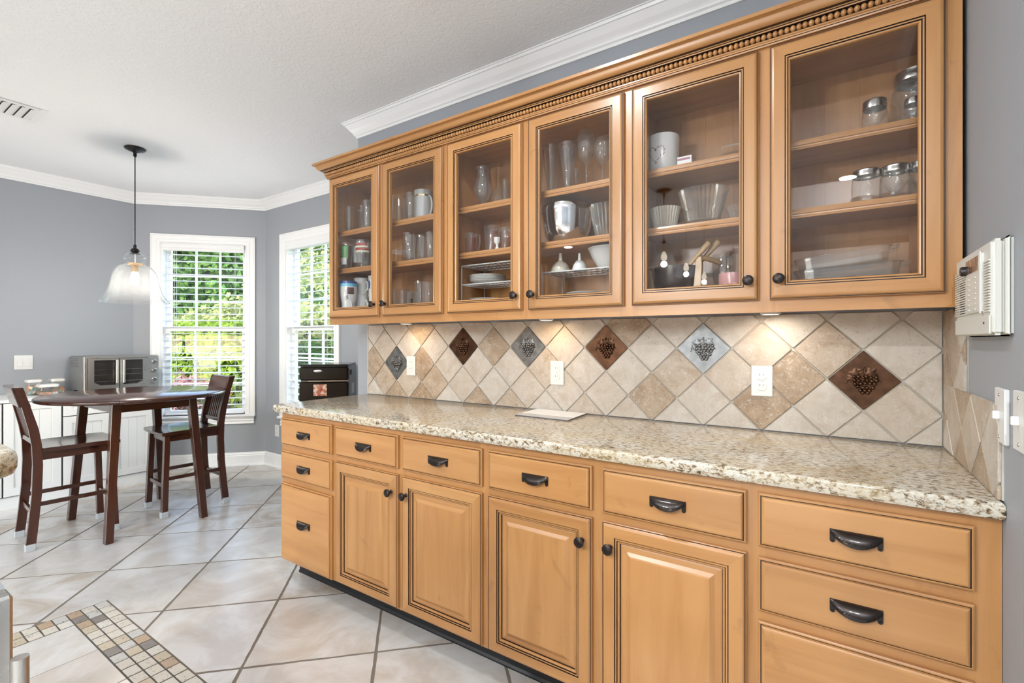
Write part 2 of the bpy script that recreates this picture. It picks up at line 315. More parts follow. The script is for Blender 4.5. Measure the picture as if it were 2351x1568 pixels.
# floor: grout bed and single tiles
floor = struct('floor', MB().box(-5.75, 2.35, -4.35, 2.80, -.12, -.0016), 'grout_floor')
PITCH, Q0, P0, G = .4965, 2.005, -.660, .0062
MX, MY = -2.915, .837                                        # outer corner of the mosaic border
r2 = math.sqrt(.5)
for i in range(-9, 10):
    for j in range(-10, 9):
        p0, q0 = P0 + i*PITCH, Q0 + j*PITCH
        jit = lambda: random.uniform(-.0012, .0012)
        sq = [(p0+G+jit(), q0+G+jit()), (p0+PITCH-G+jit(), q0+G+jit()), (p0+PITCH-G+jit(), q0+PITCH-G+jit()), (p0+G+jit(), q0+PITCH-G+jit())]
        rag = []                                    # chipped, uneven tile edges
        for k in range(4):
            a, b = sq[k], sq[(k+1) % 4]
            for e in range(14):
                t_ = e/14; o_ = random.uniform(-.0016, .0012) if e else 0; dx_, dy_ = b[0]-a[0], b[1]-a[1]; l_ = math.hypot(dx_, dy_); rag.append((a[0]+dx_*t_-dy_/l_*o_, a[1]+dy_*t_+dx_/l_*o_))
        poly = [((p-q)*r2, (p+q)*r2) for p, q in rag]
        for nx, ny, c in ((-1,0,5.6), (0,1,2.66), (-(B2[1]-A2[1]), B2[0]-A2[0], -(B2[1]-A2[1])*A2[0]+(B2[0]-A2[0])*A2[1]), (0,-1,4.2), (1,0,2.2)):
            poly = clip(poly, nx, ny, c)
            if not poly: break
        if area(poly) < .002: continue
        cx = sum(a for a, b in poly)/len(poly); cy = sum(b for a, b in poly)/len(poly)
        if cy > YW+.1 and cx > -2.4: continue
        if cx > .35 and cy > .5: continue
        pieces = [clip(poly, 0, -1, -MY-.004), clip(clip(poly, 0, 1, MY+.004), 1, 0, MX-.004)]
        if cy < -.6 or cx > -.2: pieces = [poly]
        pieces = [q for q in pieces if area(q) > .0004]
        if not pieces: continue
        mb = MB()
        for q in pieces: mb.prism([(x-cx, y-cy) for x, y in q], -.010, 0)
        ob = mb.build('floor_tile', 'floor_tile', floor); ob.location = (cx, cy, random.uniform(-.0004, .0))
# mosaic border and the field inside it
mg = MB().prism([(MX, MY), (MX, .05), (-1.05, .05), (-1.05, MY)], -.0030, -.0012).build('mosaic_grout_bed', 'mosaic_grout', floor)
TX, TY = .0665, .0497
proto = None
def mosaic(x, y):
    global proto
    if proto is None:
        proto = MB().box(-TX/2+.0028, TX/2-.0028, -TY/2+.0028, TY/2-.0028, -.0030, .0008).build('mosaic_tile', 'mosaic_stone', floor, bevel=.001); o = proto
    else: o = twin(proto, floor)
    o.location = (x, y, random.uniform(-.0006, .0004)); o.rotation_euler.z = random.uniform(-.02, .02)
for i in range(27):
    for r in range(3): mosaic(MX+TX*(i+.5), MY-TY*(r+.5))
for r in range(3, 15):
    for c in range(2): mosaic(MX+TX*(c+.5), MY-TY*(r+.5))
fx0, fy1 = MX+2*TX, MY-3*TY; w = .30
for i in range(6):
    for j in range(2):
        x0 = fx0+.003+i*w; y1 = fy1-.003-j*w
        MB().box(x0, x0+w-.003, y1-w+.003, y1, -.0030, .0).build('field_tile', 'floor_tile', floor, bevel=.0015)

# ceiling, walls
struct('ceiling', MB().box(-5.75, 2.35, -4.35, 2.80, ZC, ZC+.15), 'ceiling_texture')
def wall(name, x0, x1, y0, y1): return struct(name, MB().box(x0, x1, y0, y1, 0, ZC), 'wall_blue')
wall('wall_left', XL-.12, XL, -4.2, A2[1]); wall('wall_back', -2.586, XW+.1, YW, YW+.614); wall('wall_right', XW, XW+.12, .5, YW)
wall('wall_hall', XW+.12, 2.2, .5, .62); wall('wall_far_right', 2.2, 2.32, -4.2, .5)
REARW = (-3.8, -.9, .30, 1.42)     # added window opening behind the camera, placed for the fill light
mb = MB(); a, b, c, d = REARW
mb.box(XL, a, -4.32, -4.2, 0, ZC).box(b, 2.2, -4.32, -4.2, 0, ZC).box(a, b, -4.32, -4.2, 0, c).box(a, b, -4.32, -4.2, d, ZC); struct('wall_rear', mb, 'wall_blue')

def window(idx, o, ang, L, s0, s1, z0, z1, stool_ext=.09):
    """window_<n> in a wall; local x along the wall, y outwards"""
    mb = MB(); T = .12
    mb.box(-.05 if idx == 1 else -.02, s0, 0, T, 0, ZC).box(s1, L+.04, 0, T, 0, ZC).box(s0, s1, 0, T, 0, z0).box(s0, s1, 0, T, z1, ZC)
    wl = struct('wall_window_%d' % idx, mb, 'wall_blue'); wl.location = (*o, 0); wl.rotation_euler.z = ang
    win = bpy.data.objects.new('window_%d' % idx, None); COL.objects.link(win); win.location = (*o, 0); win.rotation_euler.z = ang; tag(win, kind='structure')
    # casing with stepped profile on three sides
    cw = .086; prof = [(-cw,0),(-cw,.018),(-cw+.012,.020),(-cw+.016,.014),(-cw+.050,.012),(-cw+.054,.016),(-.012,.014),(-.006,.010),(0,.008),(0,0)]
    mb = MB()
    path = [(s0, z0), (s0, z1), (s1, z1), (s1, z0)]
    k = len(prof)
    for q, (px, pz) in enumerate(path):
        for d_, h in prof:
            d_ = -d_
            x = px - d_ if q < 2 else px + d_; z = pz + (d_ if q in (1, 2) else 0)
            mb.v.append((x, -h, z))
    for q in range(3):
        for j in range(k-1): mb.f.append((q*k+j, q*k+j+1, (q+1)*k+j+1, (q+1)*k+j)); mb.m.append(0)
    mb.build('casing', 'trim_white', win)
    MB().box(s0-.002, s0+.012, 0, .11, z0, z1).build('jamb', 'trim_white', win); MB().box(s1-.012, s1+.002, 0, .11, z0, z1).build('jamb', 'trim_white', win); MB().box(s0, s1, 0, .11, z1-.012, z1+.002).build('jamb', 'trim_white', win)
    MB().box(s0-stool_ext, s1+stool_ext, -.045, .09, z0-.022, z0).build('stool', 'trim_white', win, bevel=.005)
    MB().sweep([(0,z0-.022),(.016,z0-.024),(.014,z0-.05),(.020,z0-.06),(.012,z0-.072),(.020,z0-.092),(0,z0-.095)], [(s0-.075, 0), (s1+.075, 0)]).build('apron', 'trim_white', win)
    zm = (z0+z1)/2 - .005; sw = .042; mu = .016
    for nm, a0, a1, yy in (('upper_sash', zm-.01, z1-.012, .085), ('lower_sash', z0+.005, zm+.035, .060)):
        x0, x1 = s0+.012, s1-.012
        sash = MB().box(x0, x0+sw, yy, yy+.03, a0, a1).box(x1-sw, x1, yy, yy+.03, a0, a1).box(x0+sw, x1-sw, yy, yy+.03, a0, a0+sw).box(x0+sw, x1-sw, yy, yy+.03, a1-sw, a1).build(nm, 'trim_white', win)
        gx0, gx1, gz0, gz1 = x0+sw, x1-sw, a0+sw, a1-sw
        for t_ in (1, 2):
            cx = gx0+(gx1-gx0)*t_/3; MB().box(cx-mu/2, cx+mu/2, yy+.006, yy+.024, gz0, gz1).build('muntin', 'trim_white', sash)
            cz = gz0+(gz1-gz0)*t_/3; MB().box(gx0, gx1, yy+.007, yy+.023, cz-mu/2, cz+mu/2).build('muntin', 'trim_white', sash)
        MB().box(gx0, gx1, yy+.013, yy+.017, gz0, gz1).build('glass_pane', 'window_glass', sash)
    return win
W1 = window(1, A2, ANG, LA, .235, .988, .514, 2.205); W2 = window(2, B2, 0, 2.20, .365, 1.120, .514, 2.205)
def blind(o, ang, s0, s1, z0, z1, label, tilt=0, closed_low=0):
    b = thing('window_blind', label, 'blind', (*o, 0), ang, 'white slat blinds in the breakfast nook')
    MB().box(s0+.004, s1-.004, .004, .058, z1-.04, z1-.014).build('headrail', 'blind_white', b)
    MB().sweep([(-.004,z1-.075),(.006,z1-.075),(.012,z1-.066),(.010,z1-.050),(.016,z1-.042),(.016,z1-.014),(.022,z1-.006),(.022,z1),(-.004,z1)], [(s0+.002, -.004), (s1-.002, -.004)]).build('valance', 'blind_white', b)
    n = int((z1-.09-z0-.03)/.0647); pr = None
    for i in range(n):
        z = z1-.105-i*.0647
        if pr is None: pr = MB().add([(s0+.014,-.025,-.0015),(s1-.014,-.025,-.0015),(s1-.014,0,.0035),(s0+.014,0,.0035),(s1-.014,.025,-.0015),(s0+.014,.025,-.0015),
            (s0+.014,-.025,-.0045),(s1-.014,-.025,-.0045),(s1-.014,0,.0005),(s0+.014,0,.0005),(s1-.014,.025,-.0045),(s0+.014,.025,-.0045)],
            [(0,1,2,3),(3,2,4,5),(7,6,9,8),(8,9,11,10),(0,6,7,1),(5,4,10,11),(0,3,9,6),(3,5,11,9),(1,7,8,2),(2,8,10,4)]).build('slat', 'blind_white', b); s = pr
        else: s = twin(pr, b)
        s.location = (0, .030, z); s.rotation_euler.x = R(tilt + (-9 if i > n-closed_low else 0))
    MB().box(s0+.014, s1-.014, .012, .048, z0+.004, z0+.022).build('bottom_rail', 'blind_white', b, bevel=.004)
    for x in (s0+.10, s1-.10):
        for y in (.006, .054): MB().box(x-.001, x+.001, y-.0005, y+.0005, z0+.02, z1-.05).build('ladder_cord', 'blind_white', b)
    MB().tube([(s0+.05, -.004, z1-.08), (s0+.05, -.004, z0+.98)], .0012, 6).sphere((s0+.05, -.004, z0+.955), (.007,.007,.018)).build('pull_cord', 'blind_white', b)
    MB().tube([(s0+.042, -.006, z1-.08), (s0+.042, -.006, z0+.80)], .0012, 6).sphere((s0+.042, -.006, z0+.775), (.007,.007,.018)).build('pull_cord', 'blind_white', b)
    return b
blind(A2, ANG, .247, .976, .514, 2.205, 'white slat blind in the angled window behind the oven and pub table', 0, 8)
blind(B2, 0, .377, 1.108, .514, 2.205, 'white slat blind in the window behind the black refrigerator', 7, 3)
# crown and baseboards
CP = [(0,ZC-.094),(.008,ZC-.094),(.010,ZC-.082),(.018,ZC-.076),(.020,ZC-.068),(.026,ZC-.060),(.040,ZC-.045),(.054,ZC-.026),(.060,ZC-.018),(.066,ZC-.017),(.070,ZC-.006),(.076,ZC-.005),(.076,ZC),(0,ZC)]
ring = [(XL,-4.2), A2, B2, (-2.586,2.66), (-2.586,YW), (XW,YW), (XW,.5), (2.2,.5), (2.2,-4.2), (XL,-4.2)]
struct('trim_1', MB().sweep(CP, ring, 1, ends=False), 'trim_white')
BP = [(0,0),(.028,0),(.028,.012),(.020,.020),(.016,.022),(.016,.098),(.012,.104),(.013,.114),(.008,.122),(.006,.130),(0,.132)]
struct('baseboard_nook', MB().sweep(BP, [(XL,-4.2), A2, B2, (-2.586,2.66), (-2.586,YW)], 1, ends=False), 'trim_white')
struct('baseboard_kitchen', MB().sweep(BP, [(XW,1.38), (XW,.5), (2.2,.5), (2.2,-4.2), (XL,-4.2)], 1, ends=False), 'trim_white')
# added unseen window behind the camera, with a fill lamp in it
kw = bpy.data.objects.new('window_3', None); COL.objects.link(kw); tag(kw, kind='structure')
a, b, c, d = REARW
MB().box(a, a+.05, -4.3, -4.24, c, d).box(b-.05, b, -4.3, -4.24, c, d).box(a+.05, b-.05, -4.3, -4.24, c, c+.05).box(a+.05, b-.05, -4.3, -4.24, d-.05, d).box((a+b)/2-.02, (a+b)/2+.02, -4.3, -4.24, c+.05, d-.05).build('window_frame', 'trim_white', kw)
MB().box(a+.05, b-.05, -4.275, -4.27, c+.05, d-.05).build('glass_pane', 'window_glass', kw)
def area_light(name, loc, energy, col, size, shape='DISK', sy=None, rot=(0,0,0), parent=None):
    l = bpy.data.lights.new(name, 'AREA'); l.energy = energy; l.color = col; l.shape = shape; l.size = size
    if sy: l.size_y = sy
    o = bpy.data.objects.new(name, l); COL.objects.link(o); o.location = loc; o.rotation_euler = rot
    if parent: o.parent = parent
    return o
area_light('added_fill_light', ((a+b)/2, -4.55, (c+d)/2), FILL_W, (.84,.92,1.0), b-a-.1, 'RECTANGLE', d-c-.1, (R(90+TILT),0,0))  # lamp added as room fill, tilted up towards the ceiling

# recessed ceiling lights
dl = [(-3.334,-2.984,2.6), (.091,-1.556,3.2), (1.3,-2.9,2.4), (-.95,.90,.55)]  # last two lights are added out of view to brighten the right side
pr = None
for i, (x, y, pw) in enumerate(dl):
    if pr is None:
        t0 = thing('downlight', 'white recessed ceiling light of the kitchen', 'ceiling light', (x, y, ZC), 0, 'recessed ceiling lights')
        MB().lathe([(.062,-.001),(.066,-.006),(.088,-.006),(.092,0)], seg=32).build('trim_ring', 'trim_white', t0, smooth=40)
        MB().lathe([(0,-.0025),(.063,-.0025),(.063,-.0005),(0,-.0005)], seg=32).build('lens', 'downlight_glow', t0); pr = t0
    else: t0 = copy_tree(pr); t0.location = (x, y, ZC)
    area_light('downlight_lamp', (x, y, ZC-.008), DOWN_W*pw, (.87,.945,1.0), .12)

# ------------------------------------------------------------------ outdoors
struct('ground', MB().box(-40, 6, 2.9, 40, -.45, -.40).box(-40, -5.9, -30, 2.9, -.45, -.40), 'lawn')
def at_depth(u, v, fw): d = ray(u, v); return Vector((d[0]*fw, d[1]*fw, HC + d[2]*fw))
def foliage(name, c, rad, n, size, mat, parent, shell=.55):
    c = np.array(c); rad = np.array(rad); d = RNG.normal(size=(n,3)); d /= np.linalg.norm(d, axis=1)[:,None]; rr = shell + (1-shell)*RNG.random(n)**.6
    bump = 1 + .13*np.sin(d[:,0:1]*7+c[0]) * np.cos(d[:,2:3]*6+c[1]) + .08*np.sin(d[:,1:2]*13)
    pts = c + d*rad*rr[:,None]*bump; return leaves(name, pts, size, mat, parent, d)
def leaves(name, pts, size, mat, parent, nrm):
    n = len(pts); nr = nrm*.6 + RNG.normal(size=(n,3))*.7; nr /= np.linalg.norm(nr, axis=1)[:,None]
    a = np.cross(nr, RNG.normal(size=(n,3))); a /= np.linalg.norm(a, axis=1)[:,None]; b = np.cross(nr, a)
    s = (size*(.6+.8*RNG.random(n)))[:,None]; V = np.stack([pts-a*s, pts-b*s*.5, pts+a*s, pts+b*s*.5], 1).reshape(-1,3)
    me = bpy.data.meshes.new(name); me.from_pydata([], [], []); me.vertices.add(4*n); me.vertices.foreach_set('co', V.astype(np.float32).ravel())
    me.loops.add(4*n); me.loops.foreach_set('vertex_index', np.arange(4*n, dtype=np.int32)); me.polygons.add(n); me.polygons.foreach_set('loop_start', np.arange(0, 4*n, 4, dtype=np.int32)); me.polygons.foreach_set('loop_total', np.full(n, 4, dtype=np.int32))
    me.update(calc_edges=True); me.materials.append(M_(mat)); o = bpy.data.objects.new(name, me); COL.objects.link(o); o.parent = parent
    return o
def shrub(name, label, cat, u, v_top, fw, width, n, size, mat, group, base=-.40, depth=None, core=True):
    p = at_depth(u, v_top, fw); h = p.z - base; w = width/2
    t_ = thing(name, label, cat, (p.x, p.y, base), 0, group)
    foliage('foliage', (0,0,h*.52), (w, depth or w, h*.50), n, size, mat, t_)
    if core: MB().sphere((0,0,h*.48), (w*.72, (depth or w)*.72, h*.40), 12, 8).build('dark_core', 'leaf_core', t_)  # dark solid core paints the shade between the leaves
    MB().tube([(0,0,0),(0,0,h*.4)], .05, 6).build('stem', 'bark', t_)
    return t_
# clipped hedge running away from the house
ha, hb = at_depth(300, 800, 13.5), at_depth(640, 800, 8.8)
hd = thing('hedge', 'clipped bright green hedge behind the red shrubs outside the angled window', 'hedge', (ha.x, ha.y, -.40))
hv = hb-ha; hl = math.hypot(hv.x, hv.y); hx = np.array([hv.x/hl, hv.y/hl, 0]); hy = np.array([-hx[1], hx[0], 0])
def hedge_pts(n, l, w, h):
    u_ = RNG.random(n)*l; k = RNG.random(n); pts = np.zeros((n,3)); nr = np.zeros((n,3)); top = k < .30
    side = ~top; w_ = np.where(top, RNG.random(n)*w-w/2, -w/2 + RNG.random(n)**2*.25 * 1.0); z_ = np.where(top, h-RNG.random(n)**2*.2, RNG.random(n)*h)
    wob = .10*np.sin(u_*2.3)+.07*np.sin(u_*5.1+z_*3)
    pts = hx*u_[:,None] + hy*(w_+wob)[:,None] + np.array([0,0,1])*(z_+.05*np.sin(u_*3.1))[:,None]
    nr[top] = [0,0,1]; nr[side] = -hy
    return pts, nr
hp, hn = hedge_pts(11000, hl, 1.2, 1.98); leaves('foliage', hp, .095, 'leaf_hedge', hd, hn)
mb = MB().frus([tuple(hx*x+hy*y) for x, y in ((0,-.35),(hl,-.35),(hl,.35),(0,.35))], [tuple(hx*x+hy*y+np.array([0,0,1.75])) for x, y in ((0,-.35),(hl,-.35),(hl,.35),(0,.35))]); mb.build('dark_core', 'leaf_core', hd)  # dark block stands in for the shade inside the hedge
for i, (u, vt, fw, wd) in enumerate([(385,862,8.6,1.5),(430,872,8.0,1.3),(350,880,7.6,1.2)]):
    shrub('low_shrub', 'low reddish shrub in front of the clipped hedge', 'shrub', u, vt, fw, wd, 1800, .05, 'leaf_red', 'low red shrubs before the hedge')
for u, vt, fw, wd in [(520,700,11.8,2.6),(560,690,12.5,2.4),(415,725,14.5,2.0)]:
    shrub('garden_shrub', 'pale leafy shrub rising behind the clipped hedge', 'shrub', u, vt, fw, wd, 3600, .085, 'leaf_pale', 'pale shrubs behind the hedge')
for u, vt, fw, wd in [(720,610,9.5,2.6),(765,560,12.0,3.0),(700,700,7.5,1.7),(745,720,7.2,1.6),(690,740,8.5,1.6),(735,790,6.6,1.3)]:
    shrub('garden_bush', 'tall loose bush standing outside the window behind the refrigerator', 'bush', u, vt, fw, wd, 3600, .070, 'leaf_pale' if vt < 740 else 'leaf_tree', 'loose bushes outside the right nook window')
for u, vt, fw, wd in [(350,440,19,4.2),(425,470,21,4.0),(500,450,19,4.2),(580,450,22,4.6),(765,420,23,5.6),(690,470,25,4.6)]:
    shrub('garden_tree', 'tall dense green tree at the far edge of the garden', 'tree', u, vt, fw, wd, 5200, .19, 'leaf_tree', 'trees at the far edge of the garden')
mu_ = at_depth(400, 900, 9.5)
struct('mulch_bed', MB().prism([(mu_.x-4, mu_.y-3), (mu_.x+3, mu_.y-3), (mu_.x+3, mu_.y+2.5), (mu_.x-4, mu_.y+2.5)], -.40, -.385), 'mulch')

# ================================================================== CABINETS
YD = 1.413; YF = 1.434            # base drawer fronts / face frame plane
LB = [-2.411,-1.957,-1.510,-1.060,-.611,-.169]; RB = [-1.990,-1.538,-1.090,-.647,-.197,.252]
G_ = 2                             # glaze index in [maple_v, maple_h, glaze]
WM = ['maple_v', 'maple_h', 'glaze']
DRAWER = [(0,0),(0,.011),(.003,.0132),(.0055,.0135),(.0058,.0122),(.0078,.0122),(.0092,.0180),(.0125,.0205),(.016,.0210)]
DRM = ['w','w','w',G_,G_,'w','w','w']
FRAME = [(0,0),(0,.012),(.002,.0145),(.0042,.0145),(.0046,.0150),(.008,.0185),(.013,.0200),(.0430,.0205),(.0436,.0165),(.0456,.0165),(.0464,.0190),(.0500,.0190),(.0506,.0150),(.0526,.0150),(.0534,.0172),(.0570,.0160),(.0590,.0120)]
FRM = ['w','w',G_,G_,'w','w','w',G_,G_,'w','w',G_,G_,'w','w','w']
PANEL = FRAME + [(.0592,.0085),(.0612,.0085),(.066,.0100),(.080,.0112),(.0905,.0165),(.0925,.0180),(.0955,.0185)]
PNM = FRM + [G_,G_,'w','w','w','w','w']
def cup_pull(parent, x, y, z, w=.052):
    """bin pull facing -y with its top edge at z: shell, two screwed tabs and a row of embossed leaves"""
    mb = MB(); NX, NA = 18, 7; n = NA+1
    def surf(off):
        vv = []
        for i in range(NX+1):
            t = -1+2*i/NX; D = .024*(1-.80*abs(t)**3)-off; h = .0095+.0215*(1-abs(t)**2.0)-off*.3
            vv += [(x+t*(w-off), y-D*math.sin(a), z-off-h*(1-math.cos(a))) for a in [math.pi/2*k/NA for k in range(n)]]
        return vv
    o1 = surf(0); o2 = surf(.0022); N = len(o1); q = lambda i, k: i*n+k
    fs = [(q(i,k), q(i,k+1), q(i+1,k+1), q(i+1,k)) for i in range(NX) for k in range(NA)]
    fs += [tuple(N+j for j in f[::-1]) for f in fs] + [(q(i,NA), N+q(i,NA), N+q(i+1,NA), q(i+1,NA)) for i in range(NX)] + [(q(i,k), N+q(i,k), N+q(i,k+1), q(i,k+1)) for i in (0, NX) for k in range(NA)]
    mb.add(o1+o2, fs)
    tb = MB()
    for s in (-1, 1):
        x0 = x+s*(w-.0055)
        tb.prism([(x0+.0055*math.cos(a), z-.0265+.0055*math.sin(a)) for a in [math.pi*(1+k/6) for k in range(7)]] + [(x0+.0055, z), (x0-.0055, z)], 0, .004)
    mb.add([(a, y-c, b) for a, b, c in tb.v], tb.f)
    for s in (-1, 1): mb.sphere((x+s*(w-.0055), y-.004, z-.0255), (.0028,.0014,.0028), 8, 6)
    for k in range(-6, 7):
        t = k/8; D = .024*(1-.80*abs(t)**3); h = .0095+.0215*(1-abs(t)**2)
        a = math.pi/2*.80; mb.sphere((x+t*w, y-D*math.sin(a)-.0002, z-h*(1-math.cos(a))), (.0034,.0012,.0014), 6, 4, rot=Matrix.Rotation(R(28*(1 if k > 0 else -1)), 3, 'Y'))
    return mb.build('cup_pull', 'bronze', parent, world=True, smooth=50)
def knob(parent, x, y, z):
    o = MB().lathe([(.0085,0),(.0085,.0018),(.0052,.005),(.0048,.014),(.0085,.018),(.0155,.0215),(.0172,.0250),(.0165,.0280),(.0120,.0305),(.0,.0318)], (x, y, z), 20, axis='y').build('knob', 'bronze', parent, world=True, smooth=45)
    return o
def base_cabinet(x0, x1, label):
    c = thing('base_cabinet', label, 'cabinet', ((x0+x1)/2, 1.75, 0), 0, 'maple base cabinets under the granite counter')
    MB().box(x0, x1, YF+.02, 2.036, .108, .874).build('body', 'maple_v', c, world=True)
    MB().box(x0+(.012 if x0 < -2.3 else 0), x1, 1.530, 2.03, 0, .108).build('toe_kick', 'black_rubber', c, world=True)
    MB().sweep([(0,0),(.010,0),(.010,.006),(.004,.014),(.004,.085),(0,.085)], [(x0+(.012 if x0 < -2.3 else 0), 1.530), (x1, 1.530)]).build('cove_base', 'black_rubber', c, world=True)
    return c
def face_frame(c, x0, x1, openings, zb, zt, yf, t=.02):
    """plate with rectangular openings given as columns [(xl,xr,[(zb,zt)..])]"""
    mb = MB(); xs = x0
    for xl, xr, zs in openings:
        mb.box(xs, xl, yf, yf+t, zb, zt, 0); z = zb
        for a, b in zs: mb.box(xl, xr, yf, yf+t, z, a, 1); z = b
        mb.box(xl, xr, yf, yf+t, z, zt, 1); xs = xr
    mb.box(xs, x1, yf, yf+t, zb, zt, 0)
    return mb.build('face_frame', WM, c, world=True)
def drawer(c, k, zb, zt, pull=None):
    xl, xr = LB[k], RB[k]
    d = MB().rect(DRAWER, xl, xr, zb, zt, YF, DRM, cap=1).build('drawer_front', WM, c, world=True)
    cup_pull(d, (xl+xr)/2, YF-.021, pull or (zb+zt)/2+.014)
    return d
def base_door(c, k, side):
    xl, xr = LB[k], RB[k]
    d = MB().rect(PANEL, xl, xr, .116, .684, YF, PNM, cap=0).build('door', WM, c, world=True)
    knob(d, xr-.030 if side == 'r' else xl+.030, YF-.0205, .610)
    return d
def stack(x0, x1, k, label):
    c = base_cabinet(x0, x1, label)
    face_frame(c, x0, x1, [(LB[k]+.015, RB[k]-.015, [(.14,.495),(.553,.665),(.724,.835)])], .108, .874, YF)
    MB().box(LB[k]+.015, RB[k]-.015, YF+.01, YF+.02, .14, .84).build('drawer_box', 'maple_h', c, world=True)
    drawer(c, k, .112, .511, .345); drawer(c, k, .538, .680); drawer(c, k, .709, .850)
def double(x0, x1, k, label):
    c = base_cabinet(x0, x1, label)
    face_frame(c, x0, x1, [(LB[q]+.015, RB[q]-.015, [(.14,.668),(.724,.835)]) for q in (k, k+1)], .108, .874, YF)
    for q, s in ((k, 'r'), (k+1, 'l')): drawer(c, q, .709, .850); base_door(c, q, s)
stack(-2.424, -1.974, 0, 'three-drawer maple cabinet at the open left end of the granite counter')
double(-1.974, -1.074, 1, 'two-door maple cabinet beside the three-drawer end unit with small lower drawers')
double(-1.074, -.183, 3, 'two-door maple cabinet with the most worn panel edges under the paper pad')
stack(-.183, .296, 5, 'three-drawer maple cabinet standing against the grey wall')

# granite worktop
X0, X1, Y0, Y1 = -2.485, .2965, 1.405, 2.036
def slab(name, label, poly, z0, z1, r=.011):
    mb = MB(); n = len(poly); cx = sum(p[0] for p in poly)/n; cy = sum(p[1] for p in poly)/n; loops = []
    prof = [(r,z0),(r*.3,z0+r*.3),(0,z0+r),(0,z1-r),(r*.15,z1-r*.45),(r*.45,z1-r*.12),(r,z1)]
    def inset(d):
        out = []
        for i in range(n):
            p0, p1, p2 = Vector(poly[i-1]), Vector(poly[i]), Vector(poly[(i+1) % n]); a = (p1-p0).normalized(); b = (p2-p1).normalized()
            na, nb = Vector((-a.y, a.x)), Vector((-b.y, b.x)); m = na+nb; m = m/max(1e-6, m.dot(na)); out.append((p1.x+m.x*d, p1.y+m.y*d))
        return out
    for d, z in prof: loops.append([(x, y, z) for x, y in inset(d)])
    mb.v = [p for l in loops for p in l]; k = len(loops)
    mb.f = [(q*n+i, q*n+(i+1)%n, (q+1)*n+(i+1)%n, (q+1)*n+i) for q in range(k-1) for i in range(n)] + [tuple(range(n))[::-1], tuple((k-1)*n+i for i in range(n))]; mb.m = [0]*len(mb.f)
    o = mb.build(name, 'granite', smooth=35); return tag(o, label, 'countertop')
rc = .03
cor = [(X0+rc-rc*math.cos(a), Y0+rc-rc*math.sin(a)) for a in [math.pi/2*i/6 for i in range(7)]]
slab('granite_worktop', 'long speckled granite worktop on the maple base cabinets', cor + [(X1, Y0), (X1, Y1), (X0, Y1)], .874, .914)

# backsplash of travertine diamonds
bs = thing('backsplash', 'tumbled travertine diamond tile backsplash between counter and wall cabinets', 'backsplash', (-1.1, YW, .914))
ZB, ZT = .9145, 1.350; DG = .20870
MB().box(-2.475, .292, YW-.004, YW, ZB, ZT).build('grout_bed', 'grout_light', bs, world=True)
METAL = {(-2.212,1.119):'pewter_tile', (-1.694,1.221):'copper_tile', (-1.275,1.221):'pewter_tile', (-.858,1.221):'copper_tile', (-.441,1.221):'bright_pewter_tile', (.081,1.117):'copper_tile'}
def near_metal(x, z):
    for (a, b), m in METAL.items():
        if abs(a-x) < .03 and abs(b-z) < .03: return m
def grapes(parent, x, y, z, mat, s=1.0):
    rnd = random.Random(3); mb = MB()
    rows = [(.012,6,.030),(.000,6,.031),(-.012,5,.027),(-.024,4,.020),(-.035,3,.013),(-.045,2,.007)]
    for dz, n, hw in rows:
        for i in range(n):
            xx = (-hw + 2*hw*i/max(1,n-1)) + rnd.uniform(-.002,.002) + .004; mb.sphere((x+xx*s, y-.0035, z+(dz+rnd.uniform(-.002,.002))*s), (.0068*s,.0060,.0068*s), 8, 6)
    for lx, lz, rot, sc in ((-.024,.022,20,1.0),(.022,.028,-25,.95),(-.034,.006,60,.8),(-.004,.030,0,.8)):
        pts = []
        for i in range(20):
            a = 2*math.pi*i/20; rr = .017*sc*(1+.28*math.cos(5*a)); pts.append((math.cos(a+R(rot))*rr, math.sin(a+R(rot))*rr))
        vv = [(x+(lx+p[0])*s, y-.0025, z+(lz+p[1])*s) for p in pts] + [(x+lx*s, y-.0062, z+lz*s)] + [(x+(lx+p[0])*s, y, z+(lz+p[1])*s) for p in pts]
        mb.add(vv, [(i, (i+1)%20, 20) for i in range(20)] + [(i, 21+i, 21+(i+1)%20, (i+1)%20) for i in range(20)])
    mb.tube([(x-.016*s, y-.004, z+.028*s), (x-.002*s, y-.006, z+.040*s), (x+.001*s, y-.005, z+.048*s)], .0022*s, 6); mb.tube([(x+.001*s, y-.005, z+.044*s), (x+.002*s, y-.006, z+.026*s)], .002*s, 6)
    mb.tube([(x-.040*s, y-.002, z+.004*s), (x-.047*s, y-.003, z-.002*s), (x-.044*s, y-.003, z-.008*s), (x-.050*s, y-.002, z-.013*s)], .0014*s, 5); mb.tube([(x+.036*s, y-.003, z+.004*s), (x+.043*s, y-.003, z+.005*s), (x+.045*s, y-.003, z-.001*s), (x+.050*s, y-.003, z-.002*s)], .0014*s, 5)
    return mb.build('grape_relief', mat, parent, smooth=60)
